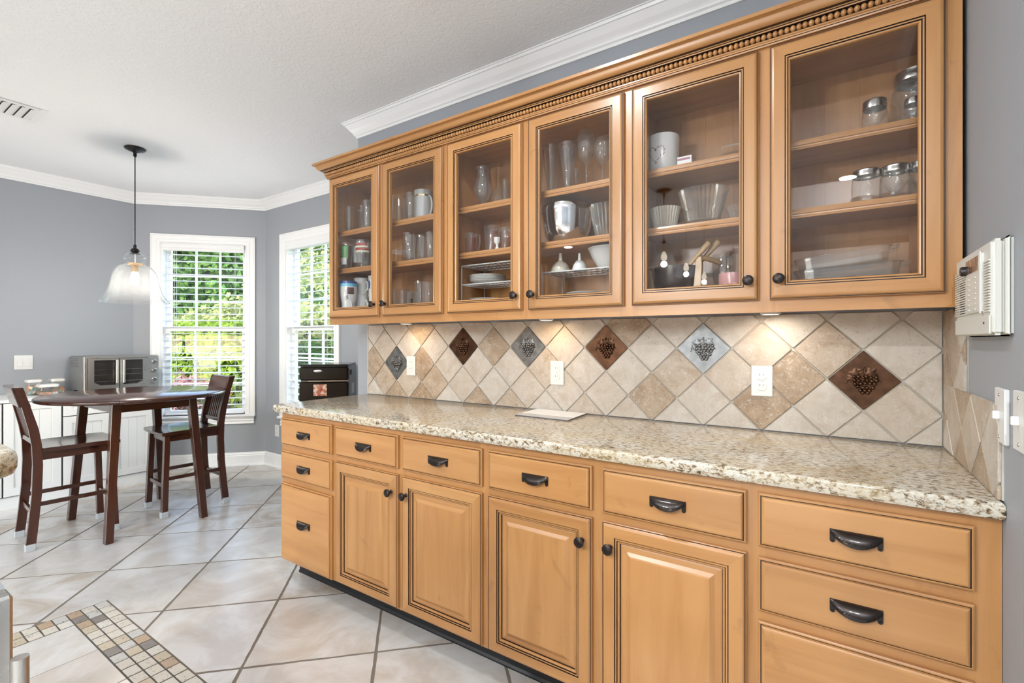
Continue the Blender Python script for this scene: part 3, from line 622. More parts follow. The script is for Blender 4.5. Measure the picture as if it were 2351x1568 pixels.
for i in range(-16, 18):
    for j in range(-4, 5):
        if (i+j) % 2: continue
        cx = -1.275 + i*DG/2; cz = 1.221 + j*DG/2; h = DG/2
        m = near_metal(cx, cz); g = .0024 if m else .0030
        dia = [(cx-h+g,cz),(cx,cz-h+g),(cx+h-g,cz),(cx,cz+h-g)]
        if not m:   # tumbled corners
            k = .028; dd = []
            for q in range(4):
                a, b, c_ = dia[q-1], dia[q], dia[(q+1) % 4]; dd += [(b[0]+(a[0]-b[0])*k, b[1]+(a[1]-b[1])*k), (b[0]+(c_[0]-b[0])*k, b[1]+(c_[1]-b[1])*k)]
            dia = dd
        for nx, ny, c_ in ((-1,0,2.474),(1,0,-(-.2855)),(0,-1,-ZB),(0,1,ZT)): dia = clip(dia, nx, ny, c_) if dia else dia
        if area(dia) < .0006: continue
        cc = (sum(p[0] for p in dia)/len(dia), sum(p[1] for p in dia)/len(dia))
        mb = MB().prism([(p[0]-cc[0], p[1]-cc[1]) for p in dia], 0, .0065 if m else random.uniform(.0060,.0078)); mb.v = [(a, -c_, b) for a, b, c_ in mb.v]
        t_ = mb.build('metal_tile' if m else 'stone_tile', m or 'travertine', bs, bevel=.0008 if m else .0022, bseg=1)
        t_.location = (cc[0]+1.1, -.0035, cc[1]-.914)
        if m:
            grapes(t_, 0, -.0065, 0, m, .98)
            tag(t_, 'dark copper tile with a raised grape bunch' if 'copper' in m else 'grey pewter tile with a raised grape bunch')
MB().box(-2.486, -2.4755, YW-.010, YW, ZB, ZT).build('end_strip', 'travertine', bs, world=True, bevel=.002)
# side splash on the right wall, stepped
ss = thing('side_splash', 'stepped travertine tile strip on the grey wall beside the worktop', 'backsplash', (XW, 1.73, .914))
gb = MB().box(XW-.004, XW, 1.423, YW-.0115, ZB, 1.115).box(XW-.004, XW, 1.746, YW-.0115, 1.115, ZT-.006).build('grout_bed', 'grout_light', ss, world=True)
for i in range(-2, 8):
    for j in range(-4, 5):
        if (i+j) % 2: continue
        cy = 1.36 + i*DG/2; cz = 1.117 + j*DG/2; h = DG/2-.003
        full = [(cy-h,cz),(cy,cz-h),(cy+h,cz),(cy,cz+h)]
        for part in ('low', 'high'):
            d = full
            lim = ((-1,0,-1.4225),(1,0,YW-.0118),(0,-1,-ZB),(0,1,1.1165)) if part == 'low' else ((-1,0,-1.7445),(1,0,YW-.0118),(0,-1,-1.1165),(0,1,ZT-.004))
            for nx, ny, c_ in lim: d = clip(d, nx, ny, c_) if d else d
            if area(d) < .0004: continue
            cc = (sum(p[0] for p in d)/len(d), sum(p[1] for p in d)/len(d))
            mb = MB().prism([(p[0]-cc[0], p[1]-cc[1]) for p in d], 0, random.uniform(.0060,.0072)); mb.v = [(-c_, a, b) for a, b, c_ in mb.v]
            t_ = mb.build('stone_tile', 'travertine', ss, bevel=.0016); t_.location = (-.0035, cc[0]-1.73, cc[1]-.914)

# outlets on the backsplash
def outlet(x, z, label, y=YW-.0115, decora=False, rot=0, group='white outlets on the backsplash', loc=None):
    o = thing('wall_outlet', label, 'outlet', loc or (x, y, z), rot, group)
    MB().box(-.0365,.0365,-.0055,.0,-.0575,.0575).build('cover_plate', 'white_plastic', o, bevel=.0025)
    if decora: MB().box(-.0165,.0165,-.0075,-.0050,-.033,.033).build('receptacle', 'white_plastic', o, bevel=.001)
    for s in (-1, 1):
        zc = s*.0195
        rec = MB().prism([(.0170*math.cos(a), max(-.0135, min(.0135, .0170*math.sin(a)))) for a in [2*math.pi*k/24 for k in range(24)]], 0, .0028); rec.v = [(a, -.0050-c, b+zc) for a, b, c in rec.v]
        rr = rec.build('receptacle', 'white_plastic', o) if not decora else o
        f = -.0079
        sl = MB().box(-.0068,-.0050,f,f+.0008,zc+.001,zc+.0085).box(.0050,.0066,f,f+.0008,zc+.0016,zc+.0078); sl.lathe([(0,0),(.0026,0),(.0026,.0008)], (0,f+.0008,zc-.0055), 10, axis='y'); sl.build('slots', 'slot_dark', rr)
    if not decora: MB().sphere((0,-.0056,0), (.0030,.0012,.0030), 10, 6).build('screw', 'white_plastic', o)
    return o
outlet(-2.086, 1.103, 'white rectangular safety outlet beside the first pewter grape tile', decora=True)
outlet(-1.105, 1.098, 'white duplex outlet above the paper pad on the counter'); outlet(-.229, 1.100, 'white duplex outlet between the bright pewter and copper grape tiles')
outlet(0, 0, 'white duplex outlet low on the grey nook wall beside the cabinet end', group=None, loc=(-4.585, 2.66, .36))

# ------------------------------------------------------------------ wall cabinets
YU = 1.739; YUF = 1.759; UB, UT = 1.384, 2.196; CB, CT = 1.345, 2.290
UL = [-2.462+.4575*k for k in range(6)]; UR = [x+.4265 for x in UL]
SH = [1.678, 1.898]
def upper_cabinet(x0, x1, k, label):
    c = thing('glass_cabinet', label, 'cabinet', ((x0+x1)/2, 1.9, CB), 0, 'glass-door maple wall cabinets')
    face_frame(c, x0, x1, [(UL[q]+.022, UR[q]-.022, [(1.405,2.172)]) for q in (k, k+1)], CB, CT-.006, YUF)
    for xa, xb, nm in ((x0, x0+.015, 'side_panel'), (x1-.015, x1, 'side_panel')):
        sp = MB().box(xa, xb, YUF+.02, YW-.002, CB+.012, CT-.008).build(nm, 'maple_v', c, world=True)
        if nm == 'side_panel':
            for yy in (1.82, 1.99):
                pin = MB()
                for q in range(18):
                    xs = xb+.0004 if xa == x0 else xa-.0004
                    pin.lathe([(0,0),(.0028,0)], (xs, yy, 1.42+q*.042), 8, axis='x')
                pin.build('pin_holes', 'slot_dark', sp, world=True)
    MB().box(x0+.015, x1-.015, YUF+.02, YW-.002, CB+.014, 1.375).build('floor_panel', 'maple_h', c, world=True)
    MB().box(x0+.015, x1-.015, YUF+.02, YW-.002, 2.185, 2.20).build('top_panel', 'maple_h', c, world=True)
    n = 9; w = (x1-x0-.03)/n
    for q in range(n): MB().box(x0+.015+q*w, x0+.015+(q+1)*w-.0004, YW-.010, YW-.003, 1.375, 2.185).build('back_board', 'maple_v', c, world=True)
    for z in SH:
        MB().sweep([(.0,z-.030),(.004,z-.030),(.0055,z-.027),(.004,z-.024),(.001,z-.022),(.001,z-.018),(.004,z-.016),(.0062,z-.008),(.004,z-.001),(0,z),(-.228,z),(-.228,z-.018),(-.010,z-.020)], [(x0+.016, 1.804), (x1-.016, 1.804)]).build('shelf', 'maple_h', c, world=True)
    for q, s in ((k, 'r'), (k+1, 'l')):
        d = MB().rect(FRAME+[(.0592,.0)], UL[q], UR[q], UB, UT, YUF, FRM+['w']).build('door', WM, c, world=True)
        MB().box(UL[q]+.055, UR[q]-.055, YUF-.010, YUF-.007, UB+.055, UT-.055).build('glass_pane', 'pane_glass', d, world=True)
        knob(d, UR[q]-.028 if s == 'r' else UL[q]+.028, YUF-.0205, UB+.064)
    return c
upper_cabinet(-2.475, -1.561, 0, 'glass-door wall cabinet of mugs and tumblers at the nook end')
upper_cabinet(-1.561, -.646, 2, 'glass-door wall cabinet holding stemware, steel bowl and plate racks')
upper_cabinet(-.646, .2868, 4, 'glass-door wall cabinet with jars and baking dishes against the grey wall')
# crown with rope moulding on top of the cabinets
cr = thing('cabinet_crown', 'carved maple crown with rope moulding along the top of the wall cabinets', 'moulding', (-1.1, 1.759, 2.2))
path = [(-2.475, YW-.002), (-2.475, YUF), (.2868, YUF)]
prof = [(0,2.203),(.011,2.203),(.012,2.208),(.0145,2.209),(.0150,2.213),(.018,2.215),(.018,2.2195),(.0125,2.2198),(.0125,2.2395),(.0285,2.2400),(.0290,2.2440),(.0325,2.2450),(.0325,2.2485),(.0420,2.2500),(.0500,2.2545),(.0545,2.2610),(.0560,2.2670),(.0580,2.2715),(.0640,2.2745),(.0715,2.2760),(.0720,2.2875),(0,2.2875)]
pm = [0,0,2,0,0,0,2,2,2,0,2,0,2,0,0,0,0,0,0,0,0]
MB().sweep(prof, path, 1, mi=0, mis=pm).build('crown_moulding', ['maple_h', 'maple_h', 'glaze'], cr, world=True, smooth=30)
bead = MB().sphere((0,0,0), (.0098,.0082,.0094), 10, 7, rot=Matrix.Rotation(R(28), 3, 'Y')).build('rope_bead', 'maple_h', cr, smooth=80)
first = True; PB = .0163
pts = [(-2.475-.0185, YW-.01-i*PB) for i in range(int((YW-YUF)/PB))] + [(-2.475-.0185+PB*.3+i*PB, YUF-.0185) for i in range(int((.2868+2.49)/PB))]
for x, y in pts:
    b = bead if first else twin(bead, cr); first = False
    b.location = (x+1.1, y-1.759, 2.2296-2.2)
    if x < -2.49: b.rotation_euler.z = R(90)
# puck lights under the cabinets
for x, col, e, lab in ((-2.02,(1,.70,.40),1.0,'warm puck light under the mug cabinet'), (-1.105,(1,.70,.40),1.0,'warm puck light under the stemware cabinet'), (-.19,(1,.90,.76),1.35,'cool puck light under the jar cabinet')):
    p = thing('puck_light', lab, 'light', (x, 1.93, CB+.014))
    MB().lathe([(0,0),(.034,0),(.034,-.010),(.030,-.014),(.026,-.014)], seg=24).build('housing', 'white_plastic', p, smooth=40); MB().lathe([(0,-.0135),(.026,-.0135)], seg=24).build('lens', 'puck_glow', p)
    area_light('puck_lamp', (x, 1.93, CB-.003), PUCK_W*e, col, .045)

# ------------------------------------------------------------------ right wall: intercom, switches
ic = thing('intercom', 'ivory radio intercom panel mounted on the grey wall above the side splash', 'intercom', (XW, 1.527, 1.262))
def icb(x0, x1, y0, y1, z0, z1): return MB().box(XW-x1, XW-x0, y0, y1, z0, z1)
icb(0, .012, 1.351, 1.703, 1.262, 1.466).build('back_plate', 'ivory_plastic', ic, world=True, bevel=.006, bseg=3)
icb(.010, .032, 1.360, 1.700, 1.264, 1.462).build('housing', 'ivory_plastic', ic, world=True, bevel=.007, bseg=3)
icb(.030, .0345, 1.364, 1.698, 1.266, 1.306).build('battery_cover', 'ivory_plastic', ic, world=True, bevel=.003)
g1 = MB(); 
for i in range(19): g1.box(XW-.0350, XW-.031, 1.575, 1.697, 1.315+i*.0058, 1.3182+i*.0058)
g1.build('speaker_grille', 'ivory_plastic', ic, world=True)
g2 = MB()
for i in range(19): g2.box(XW-.0350, XW-.031, 1.366, 1.412, 1.313+i*.0058, 1.3162+i*.0058)
g2.build('side_grille', 'ivory_plastic', ic, world=True)
g3 = MB()
for i in range(14): g3.box(XW-.0326, XW-.0318, 1.600, 1.650, 1.3184+i*.0058, 1.3208+i*.0058)
g3.build('grille_slots', 'slot_dark', ic, world=True)
kp = icb(.031, .0365, 1.418, 1.566, 1.316, 1.442).build('keypad', 'ivory_plastic', ic, world=True, bevel=.001)
icb(.036, .0385, 1.418, 1.430, 1.312, 1.446).build('keypad_rail', 'white_plastic', ic, world=True, bevel=.001)
icb(.0365, .0372, 1.446, 1.560, 1.408, 1.440).build('dial_window', 'radio_dial', ic, world=True)
for i in range(7):
    for y in (1.465, 1.525): icb(.0365, .0378, y, y+.022, 1.322+i*.0118, 1.3245+i*.0118).build('key', 'white_plastic', ic, world=True)
MB().lathe([(0,.011),(.010,.011),(.0115,.008),(.0115,0)], (0,0,0), 16, axis='y').xf(Matrix.Translation((XW-.036, 1.560, 1.418)) @ Matrix.Rotation(R(-90), 4, 'Z')).build('tuning_knob', 'black_rubber', ic, world=True, smooth=40)
icb(.0344, .0350, 1.402, 1.410, 1.288, 1.293).build('indicator', 'slot_dark', ic, world=True)
def switch(y, label, z=1.095):
    s = thing('light_switch', label, 'switch', (XW, y, z))
    MB().box(XW-.009, XW, y-.036, y+.036, z-.0575, z+.0575).build('cover_plate', 'white_plastic', s, world=True, bevel=.002)
    MB().box(XW-.020, XW-.008, y-.005, y+.005, z-.008, z+.010).build('toggle', 'white_plastic', s, world=True, bevel=.002)
    for q in (-.044, .044): MB().lathe([(0,.0022),(.003,.0014),(.0036,0)], (0,0,0), 10, axis='y').xf(Matrix.Translation((XW-.009, y, z+q)) @ Matrix.Rotation(R(-90), 4, 'Z')).build('screw', 'screw_metal', s, world=True)
switch(1.415, 'white toggle switch with worn corner beside the stepped side splash'); switch(1.287, 'white toggle switch at the edge of the grey wall, away from the splash', 1.10)
# paper pad on the counter
c4 = []
for u, v in ((1182,951),(1304,964),(1347,948.5),(1236,938)):
    d = ray(u, v); t_ = (.920-HC)/d[2]; c4.append((d[0]*t_, d[1]*t_))
pad = thing('writing_board', 'thin white and grey board lying on the granite below the outlet', 'board', (sum(p[0] for p in c4)/4, sum(p[1] for p in c4)/4, .914))
MB().prism(c4, .914, .9185).build('board', 'board_edge', pad, world=True, bevel=.001)
MB().prism([(p[0], p[1]) for p in c4], .9185, .9195).build('sheet', 'board_grey', pad, world=True)
q = lambda a, b, t: (a[0]*(1-t)+b[0]*t, a[1]*(1-t)+b[1]*t)
MB().prism([q(c4[0],c4[3],.32), q(c4[1],c4[2],.32), q(c4[1],c4[2],.98), q(c4[0],c4[3],.98)], .9195, .9203).build('page', 'paper_white', pad, world=True)

# ================================================================== BREAKFAST NOOK
# pub table with two hinged leaves
TC = (-4.08, 1.345); TR = .533; TZ = .887
tb = thing('pub_table', 'round dark cherry drop-leaf pub table between two counter chairs', 'table', (*TC, 0))
circ = [(TR*math.cos(2*math.pi*k/72), TR*math.sin(2*math.pi*k/72)) for k in range(72)]
def top_piece(name, poly):
    mb = MB(); n = len(poly); loops = []
    for d, z in ((.012,-.026),(.004,-.022),(0,-.014),(.002,-.005),(.008,0)):
        k = 1 - d/TR; loops.append([(x*(k if math.hypot(x,y) > TR-.002 else 1), y*(k if math.hypot(x,y) > TR-.002 else 1), TZ+z) for x, y in poly])
    mb.v = [p for l in loops for p in l]; q = len(loops)
    mb.f = [(r*n+i, r*n+(i+1)%n, (r+1)*n+(i+1)%n, (r+1)*n+i) for r in range(q-1) for i in range(n)] + [tuple(range(n))[::-1], tuple((q-1)*n+i for i in range(n))]; mb.m = [0]*len(mb.f)
    return mb.build(name, 'cherry_h', tb, smooth=45)
top_piece('table_top', clip(clip(circ, 0, 1, .248), 0, -1, .248)); top_piece('drop_leaf', clip(circ, 0, -1, -.2505)); top_piece('drop_leaf', clip(circ, 0, 1, -.2505))
for sx in (-1, 1):
    for sy in (-1, 1):
        a, b = .025, .021; tx, ty, bx, by = sx*.300, sy*.215, sx*.357, sy*.270
        MB().frus([(bx-b,by-b,0),(bx+b,by-b,0),(bx+b,by+b,0),(bx-b,by+b,0)], [(tx-a,ty-a,TZ-.027),(tx+a,ty-a,TZ-.027),(tx+a,ty+a,TZ-.027),(tx-a,ty+a,TZ-.027)]).build('leg', 'cherry_v', tb, bevel=.002)
for sy in (-1, 1):
    MB().box(-.28, .28, sy*.222-.009, sy*.222+.009, TZ-.092, TZ-.027).build('apron', 'cherry_h', tb)
for sx in (-1, 1): MB().box(sx*.308-.009, sx*.308+.009, -.20, .20, TZ-.092, TZ-.027).build('apron', 'cherry_h', tb)
for sy in (-1, 1): MB().frus([(-.02,sy*.02,TZ-.046),(.02,sy*.02,TZ-.046),(.02,sy*.02,TZ-.028),(-.02,sy*.02,TZ-.028)], [(-.015,sy*.44,TZ-.036),(.015,sy*.44,TZ-.036),(.015,sy*.44,TZ-.027),(-.015,sy*.44,TZ-.027)]).build('leaf_support', 'cherry_h', tb)

def chair(label, loc, rz):
    """counter chair, local front is +y"""
    c = thing('counter_chair', label, 'chair', (*loc, 0), rz, 'counter chairs at the pub table')
    SZ = .605
    for sx in (-1, 1):
        x = sx*.160; bx = sx*.172; h = .018; e = .019
        lg = MB().frus([(bx-e*.9,.188-e,.0),(bx+e*.9,.188-e,.0),(bx+e*.9,.188+e,.0),(bx-e*.9,.188+e,.0)], [(x-h,.168-h,SZ-.03),(x+h,.168-h,SZ-.03),(x+h,.168+h,SZ-.03),(x-h,.168+h,SZ-.03)]).build('leg', 'cherry_v', c, bevel=.002)
        MB().box(bx-.022, bx+.022, .188-.022, .188+.022, 0, .042).build('foot_cap', 'foot_cap', lg, bevel=.003)
        # curved rear leg that runs up into the back post
        path = [(0,-.215),(.15,-.200),(.33,-.185),(.50,-.180),(.62,-.184),(.72,-.198),(.85,-.228),(.975,-.262)]; mb = MB(); rows = []
        for z, y in path:
            t_ = .022 if z < .75 else .019; dx = sx*(.172-.012*min(1, z/.6)); rows.append([(dx-.013,y-t_,z),(dx+.013,y-t_,z),(dx+.013,y+t_,z),(dx-.013,y+t_,z)])
        mb.v = [p for r in rows for p in r]; mb.f = [(4*i+k, 4*i+(k+1)%4, 4*i+4+(k+1)%4, 4*i+4+k) for i in range(len(rows)-1) for k in range(4)] + [(3,2,1,0), tuple(4*(len(rows)-1)+k for k in range(4))]; mb.m = [0]*len(mb.f)
        rl = mb.build('leg', 'cherry_v', c, smooth=40)
        MB().box(sx*.172-.017, sx*.172+.017, -.238, -.190, 0, .042).build('foot_cap', 'foot_cap', rl, bevel=.003)
        MB().box(sx*.164-.009, sx*.164+.009, -.19, .175, .255, .280).build('stretcher', 'cherry_h', c, bevel=.002)
        MB().box(sx*.152-.010, sx*.152+.010, -.17, .155, SZ-.075, SZ-.022).build('seat_rail', 'cherry_h', c)
    MB().box(-.155, .155, .170, .190, .205, .232).build('stretcher', 'cherry_h', c, bevel=.002); MB().box(-.155, .155, -.205, -.187, .205, .232).build('stretcher', 'cherry_h', c, bevel=.002)
    for y in (.152, -.178): MB().box(-.142, .142, y, y+.020, SZ-.075, SZ-.022).build('seat_rail', 'cherry_h', c)
    mb = MB(); NX, NY = 14, 10
    for layer in (0, 1):
        for j in range(NY+1):
            for i in range(NX+1):
                u = -1+2*i/NX; v = j/NY; hw = .190+.014*v; y = -.160+.368*v + (.010*(1-u*u) if j == NY else 0)
                dip = .010*(1-u*u)*math.sin(math.pi*min(1, v*.95)) + .004*max(0, v-.85)/.15
                mb.v.append((u*hw, y, SZ - (dip if layer == 0 else .024)))
    n = NX+1; m = n*(NY+1)
    for j in range(NY):
        for i in range(NX): mb.f += [(j*n+i, j*n+i+1, (j+1)*n+i+1, (j+1)*n+i), (m+j*n+i, m+(j+1)*n+i, m+(j+1)*n+i+1, m+j*n+i+1)]
    for i in range(NX): mb.f += [(i, m+i, m+i+1, i+1), (NY*n+i, NY*n+i+1, m+NY*n+i+1, m+NY*n+i)]
    for j in range(NY): mb.f += [(j*n, (j+1)*n, m+(j+1)*n, m+j*n), (j*n+NX, m+j*n+NX, m+(j+1)*n+NX, (j+1)*n+NX)]
    mb.m = [0]*len(mb.f); mb.build('seat', 'cherry_h', c, smooth=35)
    MB().frus([(-.150,-.258,.855),(.150,-.258,.855),(.150,-.205,.855),(-.150,-.205,.855)], [(-.158,-.292,.975),(.158,-.292,.975),(.158,-.245,.975),(-.158,-.245,.975)]).build('top_rail', 'cherry_h', c, bevel=.004)
    MB().box(-.150, .150, -.205, -.178, .630, .660).build('lower_rail', 'cherry_h', c, bevel=.002)
    for i in range(8):
        x = -.119+i*.034; MB().frus([(x-.007,-.198,.655),(x+.007,-.198,.655),(x+.007,-.186,.655),(x-.007,-.186,.655)], [(x-.007,-.244,.862),(x+.007,-.244,.862),(x+.007,-.232,.862),(x-.007,-.232,.862)]).build('slat', 'cherry_v', c)
    return c
chair('dark cherry counter chair on the kitchen side of the pub table by the sideboard doors', (-4.135, 1.000), R(-3)); chair('dark cherry counter chair standing before the angled window', (-4.098, 1.652), R(180-4))

# pendant lamps
def pendant(label, x, y, k, zb, group=None, watts=PEND_W):
    p = thing('pendant_lamp', label, 'lamp', (x, y, 0), 0, group); s = k
    MB().lathe([(0,0),(.062,0),(.066,-.006),(.060,-.014),(.030,-.026),(.012,-.034),(.010,-.050),(.012,-.056),(.006,-.066),(0,-.068)], (0,0,ZC), 28).build('canopy', 'pendant_black', p, smooth=40)
    zt = zb+.412*s
    MB().tube([(0,0,ZC-.06),(0,0,zt)], .0036, 8).build('cord', 'pendant_black', p)
    MB().lathe([(0,.010),(.008*s,.010),(.010*s,0),(.010*s,-.014*s),(.024*s,-.024*s),(.0285*s,-.036*s),(.020*s,-.050*s),(.036*s,-.058*s),(0,-.060*s)], (0,0,zt), 20).build('cap', 'pendant_black', p, smooth=40)
    G = [(.020,.364),(.045,.356),(.063,.340),(.068,.322),(.062,.302),(.052,.287),(.060,.278),(.085,.268),(.105,.254),(.122,.228),(.133,.195),(.142,.150),(.153,.100),(.170,.055),(.190,.022),(.212,0),(.209,-.002),(.186,.022),(.166,.055),(.149,.100),(.138,.150),(.129,.195),(.118,.228),(.102,.251),(.080,.264)]
    MB().lathe([(r*s, h*s) for r, h in G], (0,0,zb), 48).build('glass_shade', 'shade_glass', p, smooth=60)
    MB().tube([(0,0,zb+.355*s),(0,0,zb+.275*s)], .006*s, 8).build('stem', 'steel', p)
    MB().lathe([(0,.284*s),(.050*s,.284*s),(.046*s,.272*s),(.021*s,.266*s),(.021*s,.222*s),(0,.222*s)], (0,0,zb), 20).build('socket', 'spoon_wood', p, smooth=40)
    b = MB().lathe([(.013,.0),(.016,-.012),(.026,-.032),(.030,-.050),(.026,-.068),(.014,-.079),(0,-.082)], (0,0,zb+.224*s), 20).build('bulb', 'bulb_glow', p, smooth=80)
    l = bpy.data.lights.new('pendant_bulb', 'POINT'); l.energy = watts; l.color = (1,.93,.82) if k == 1.0 else (.87,.945,1.0); l.shadow_soft_size = .028; lo = bpy.data.objects.new('pendant_bulb', l); COL.objects.link(lo); lo.location = (x, y, zb+.224*s-.115)
    return p
pendant('clear glass bell pendant lamp hanging over the pub table', -4.257, 1.386, 1.0, 1.533)
for y in (-1.035, -1.845, -2.705): pendant('clear glass bell pendant lamp over the kitchen bar', -1.33, y, .62, 1.945, 'pendants over the kitchen bar', KPEND_W)

# ceiling air vent
vx0, vx1, vy0, vy1 = -4.300, -4.012, .560, .868
vn = thing('air_vent', 'white louvred air vent in the textured ceiling', 'vent', ((vx0+vx1)/2, (vy0+vy1)/2, ZC))
f = .035
MB().box(vx0, vx1, vy0, vy0+f, ZC-.006, ZC).box(vx0, vx1, vy1-f, vy1, ZC-.006, ZC).box(vx0, vx0+f, vy0+f, vy1-f, ZC-.006, ZC).box(vx1-f, vx1, vy0+f, vy1-f, ZC-.006, ZC).build('frame', 'trim_white', vn, world=True, bevel=.002)
MB().box(vx0+f, vx1-f, vy0+f, vy1-f, ZC-.0012, ZC-.0004).build('backing', 'gap_dark', vn, world=True)
n = 6; st = (vy1-vy0-2*f)/n
for i in range(n):
    y0 = vy0+f+i*st+.003
    MB().frus([(vx0+f,y0,ZC-.010),(vx1-f,y0,ZC-.010),(vx1-f,y0+.002,ZC-.010),(vx0+f,y0+.002,ZC-.010)], [(vx0+f,y0+st-.006,ZC-.002),(vx1-f,y0+st-.006,ZC-.002),(vx1-f,y0+st-.002,ZC-.002),(vx0+f,y0+st-.002,ZC-.002)]).build('louvre', 'trim_white', vn, world=True)

# white sideboard on the switch wall; fronts face +x, built facing -y and turned
SBX = -5.08
sb = thing('sideboard', 'white beadboard sideboard standing along the switch wall', 'sideboard', (-5.34, 1.2, 0))
RZ = Matrix.Translation((SBX, 0, 0)) @ Matrix.Rotation(R(90), 4, 'Z')          # local (x,-y) -> world (y,+x)
y0s, y1s = .30, 1.795
MB().box(XL+.018, SBX-.012, y0s, y1s, .085, .790).build('body', 'cabinet_white', sb, world=True)
MB().box(XL+.018, SBX-.004, y0s, y1s, 0, .085).build('plinth', 'cabinet_white', sb, world=True)
MB().box(XL+.002, SBX+.016, y0s-.015, y1s+.008, .790, .812).build('top_board', 'cabinet_white', sb, world=True, bevel=.004)
MB().box(SBX-.012, SBX-.010, y0s+.01, y1s-.01, .09, .787).build('shadow_gap', 'gap_dark', sb, world=True)
SHK = [(0,0),(0,.020),(.001,.021),(.050,.021),(.051,.0195),(.056,.0195),(.057,.012)]
def front(name, a, b, z0, z1, bead=True):
    mb = MB().rect(SHK, a, b, z0, z1, .012, [0]*6, cap=0)
    k = max(1, round((b-a-.114)/.062)); w = (b-a-.114)/k
    o = mb.xf(RZ).build(name, 'cabinet_white', sb, world=True)
    if bead:
        for i in range(k): MB().box(a+.057+i*w+.0008, a+.057+(i+1)*w-.0008, -.0025, .001, z0+.057, z1-.057).xf(RZ).build('bead_board', 'cabinet_white', o, world=True)
    return o
front('door', .535, .842, .097, .784); front('door', .852, 1.170, .097, .784)
front('drawer_front', 1.182, 1.786, .652, .784, False)
front('door', 1.182, 1.482, .097, .645); front('door', 1.488, 1.786, .097, .645)
# toaster oven
ov = thing('toaster_oven', 'stainless french-door countertop oven on the white sideboard', 'oven', (-5.35, 1.59, .812))
OX = -5.15; oa, ob_, oz0, oz1 = 1.324, 1.858, .828, 1.122
RO = Matrix.Translation((OX, 0, 0)) @ Matrix.Rotation(R(90), 4, 'Z')
body = MB().box(-5.55, OX-.030, oa+.004, ob_-.004, oz0, oz1-.002).build('shell', 'oven_side', ov, world=True, bevel=.010, bseg=3)
pn = MB()
for i in range(7):
    for j in range(6): pn.box(-5.51+i*.032, -5.495+i*.032, oa+.0030, oa+.0042, 1.030+j*.013, 1.033+j*.013)
pn.build('side_vents', 'slot_dark', body, world=True)
MB().box(oa, ob_, -.0, .032, oz0, oz1).xf(RO).build('face_panel', 'steel', ov, world=True, bevel=.008, bseg=3)
MB().box(oa+.024, 1.772, -.0015, .0, oz0+.012, oz1-.020).xf(RO).build('oven_cavity', 'oven_dark', ov, world=True)
mid = 1.562
for a, b, hx_ in ((oa+.026, mid-.003, mid-.024), (mid+.003, 1.770, mid+.024)):
    dr = MB(); lw, rw = (.040, .024) if a < 1.4 else (.024, .040)
    dr.box(a, a+lw, -.016, -.002, oz0+.016, oz1-.022).box(b-rw, b, -.016, -.002, oz0+.016, oz1-.022).box(a+lw, b-rw, -.016, -.002, oz1-.036, oz1-.022)
    xl, xr = a+lw, b-rw; zb_ = oz0+.016
    # bottom rail with a chamfered outer corner
    cut = .045
    if a < 1.4: poly = [(xl,zb_),(xr,zb_),(xr,zb_+.030),(xl+cut,zb_+.030),(xl,zb_+.055)]
    else: poly = [(xl,zb_),(xr,zb_),(xr,zb_+.055),(xr-cut,zb_+.030),(xl,zb_+.030)]
    pz = MB().prism(poly, .002, .016); dr.add([(x, -c_, z) for x, z, c_ in pz.v], pz.f)
    d_ = dr.xf(RO).build('door', 'steel', ov, world=True)
    MB().box(xl, xr, -.009, -.007, oz0+.030, oz1-.036).xf(RO).build('door_glass', 'pane_glass', d_, world=True)
    hh = MB().tube([(hx_, -.042, oz0+.062), (hx_, -.042, oz1-.036)], .0075, 12)
    for z in (oz0+.082, oz1-.056): hh.tube([(hx_, -.014, z), (hx_, -.042, z)], .004, 8)
    hh.xf(RO).build('handle', 'chrome', d_, world=True, smooth=40)
for z in (.905, .962, 1.005):
    rk = MB()
    for i in range(12): rk.tube([(oa+.05+i*.055*.9, -.003, z), (oa+.05+(i+1)*.055*.9, -.003, z)], .0015, 5)
    rk.xf(RO).build('rack', 'chrome', ov, world=True)
for z in (1.061, .982, .903):
    kn = MB().lathe([(0,.022),(.015,.022),(.0165,.018),(.0165,.004),(.021,.003),(.021,0)], (0,0,0), 20, axis='y').xf(RO @ Matrix.Translation((1.818, 0, z))).build('knob', 'chrome', ov, world=True, smooth=40)
text_mesh('brand_lettering', 'Oster', .022, 'print_black', ov, Matrix.Translation((OX+.0006+5.35, 1.816-1.59, .868-.812)) @ Matrix.Rotation(R(90), 4, 'Z') @ Matrix.Rotation(R(90), 4, 'X') @ Matrix.Shear('XY', 4, (.25, 0)))
for x in (-5.50, -5.20):
    for y in (oa+.04, ob_-.06): MB().lathe([(.012,0),(.014,.018)], (x, y, .8122), 10, cap=True).build('foot', 'black_rubber', ov, world=True)
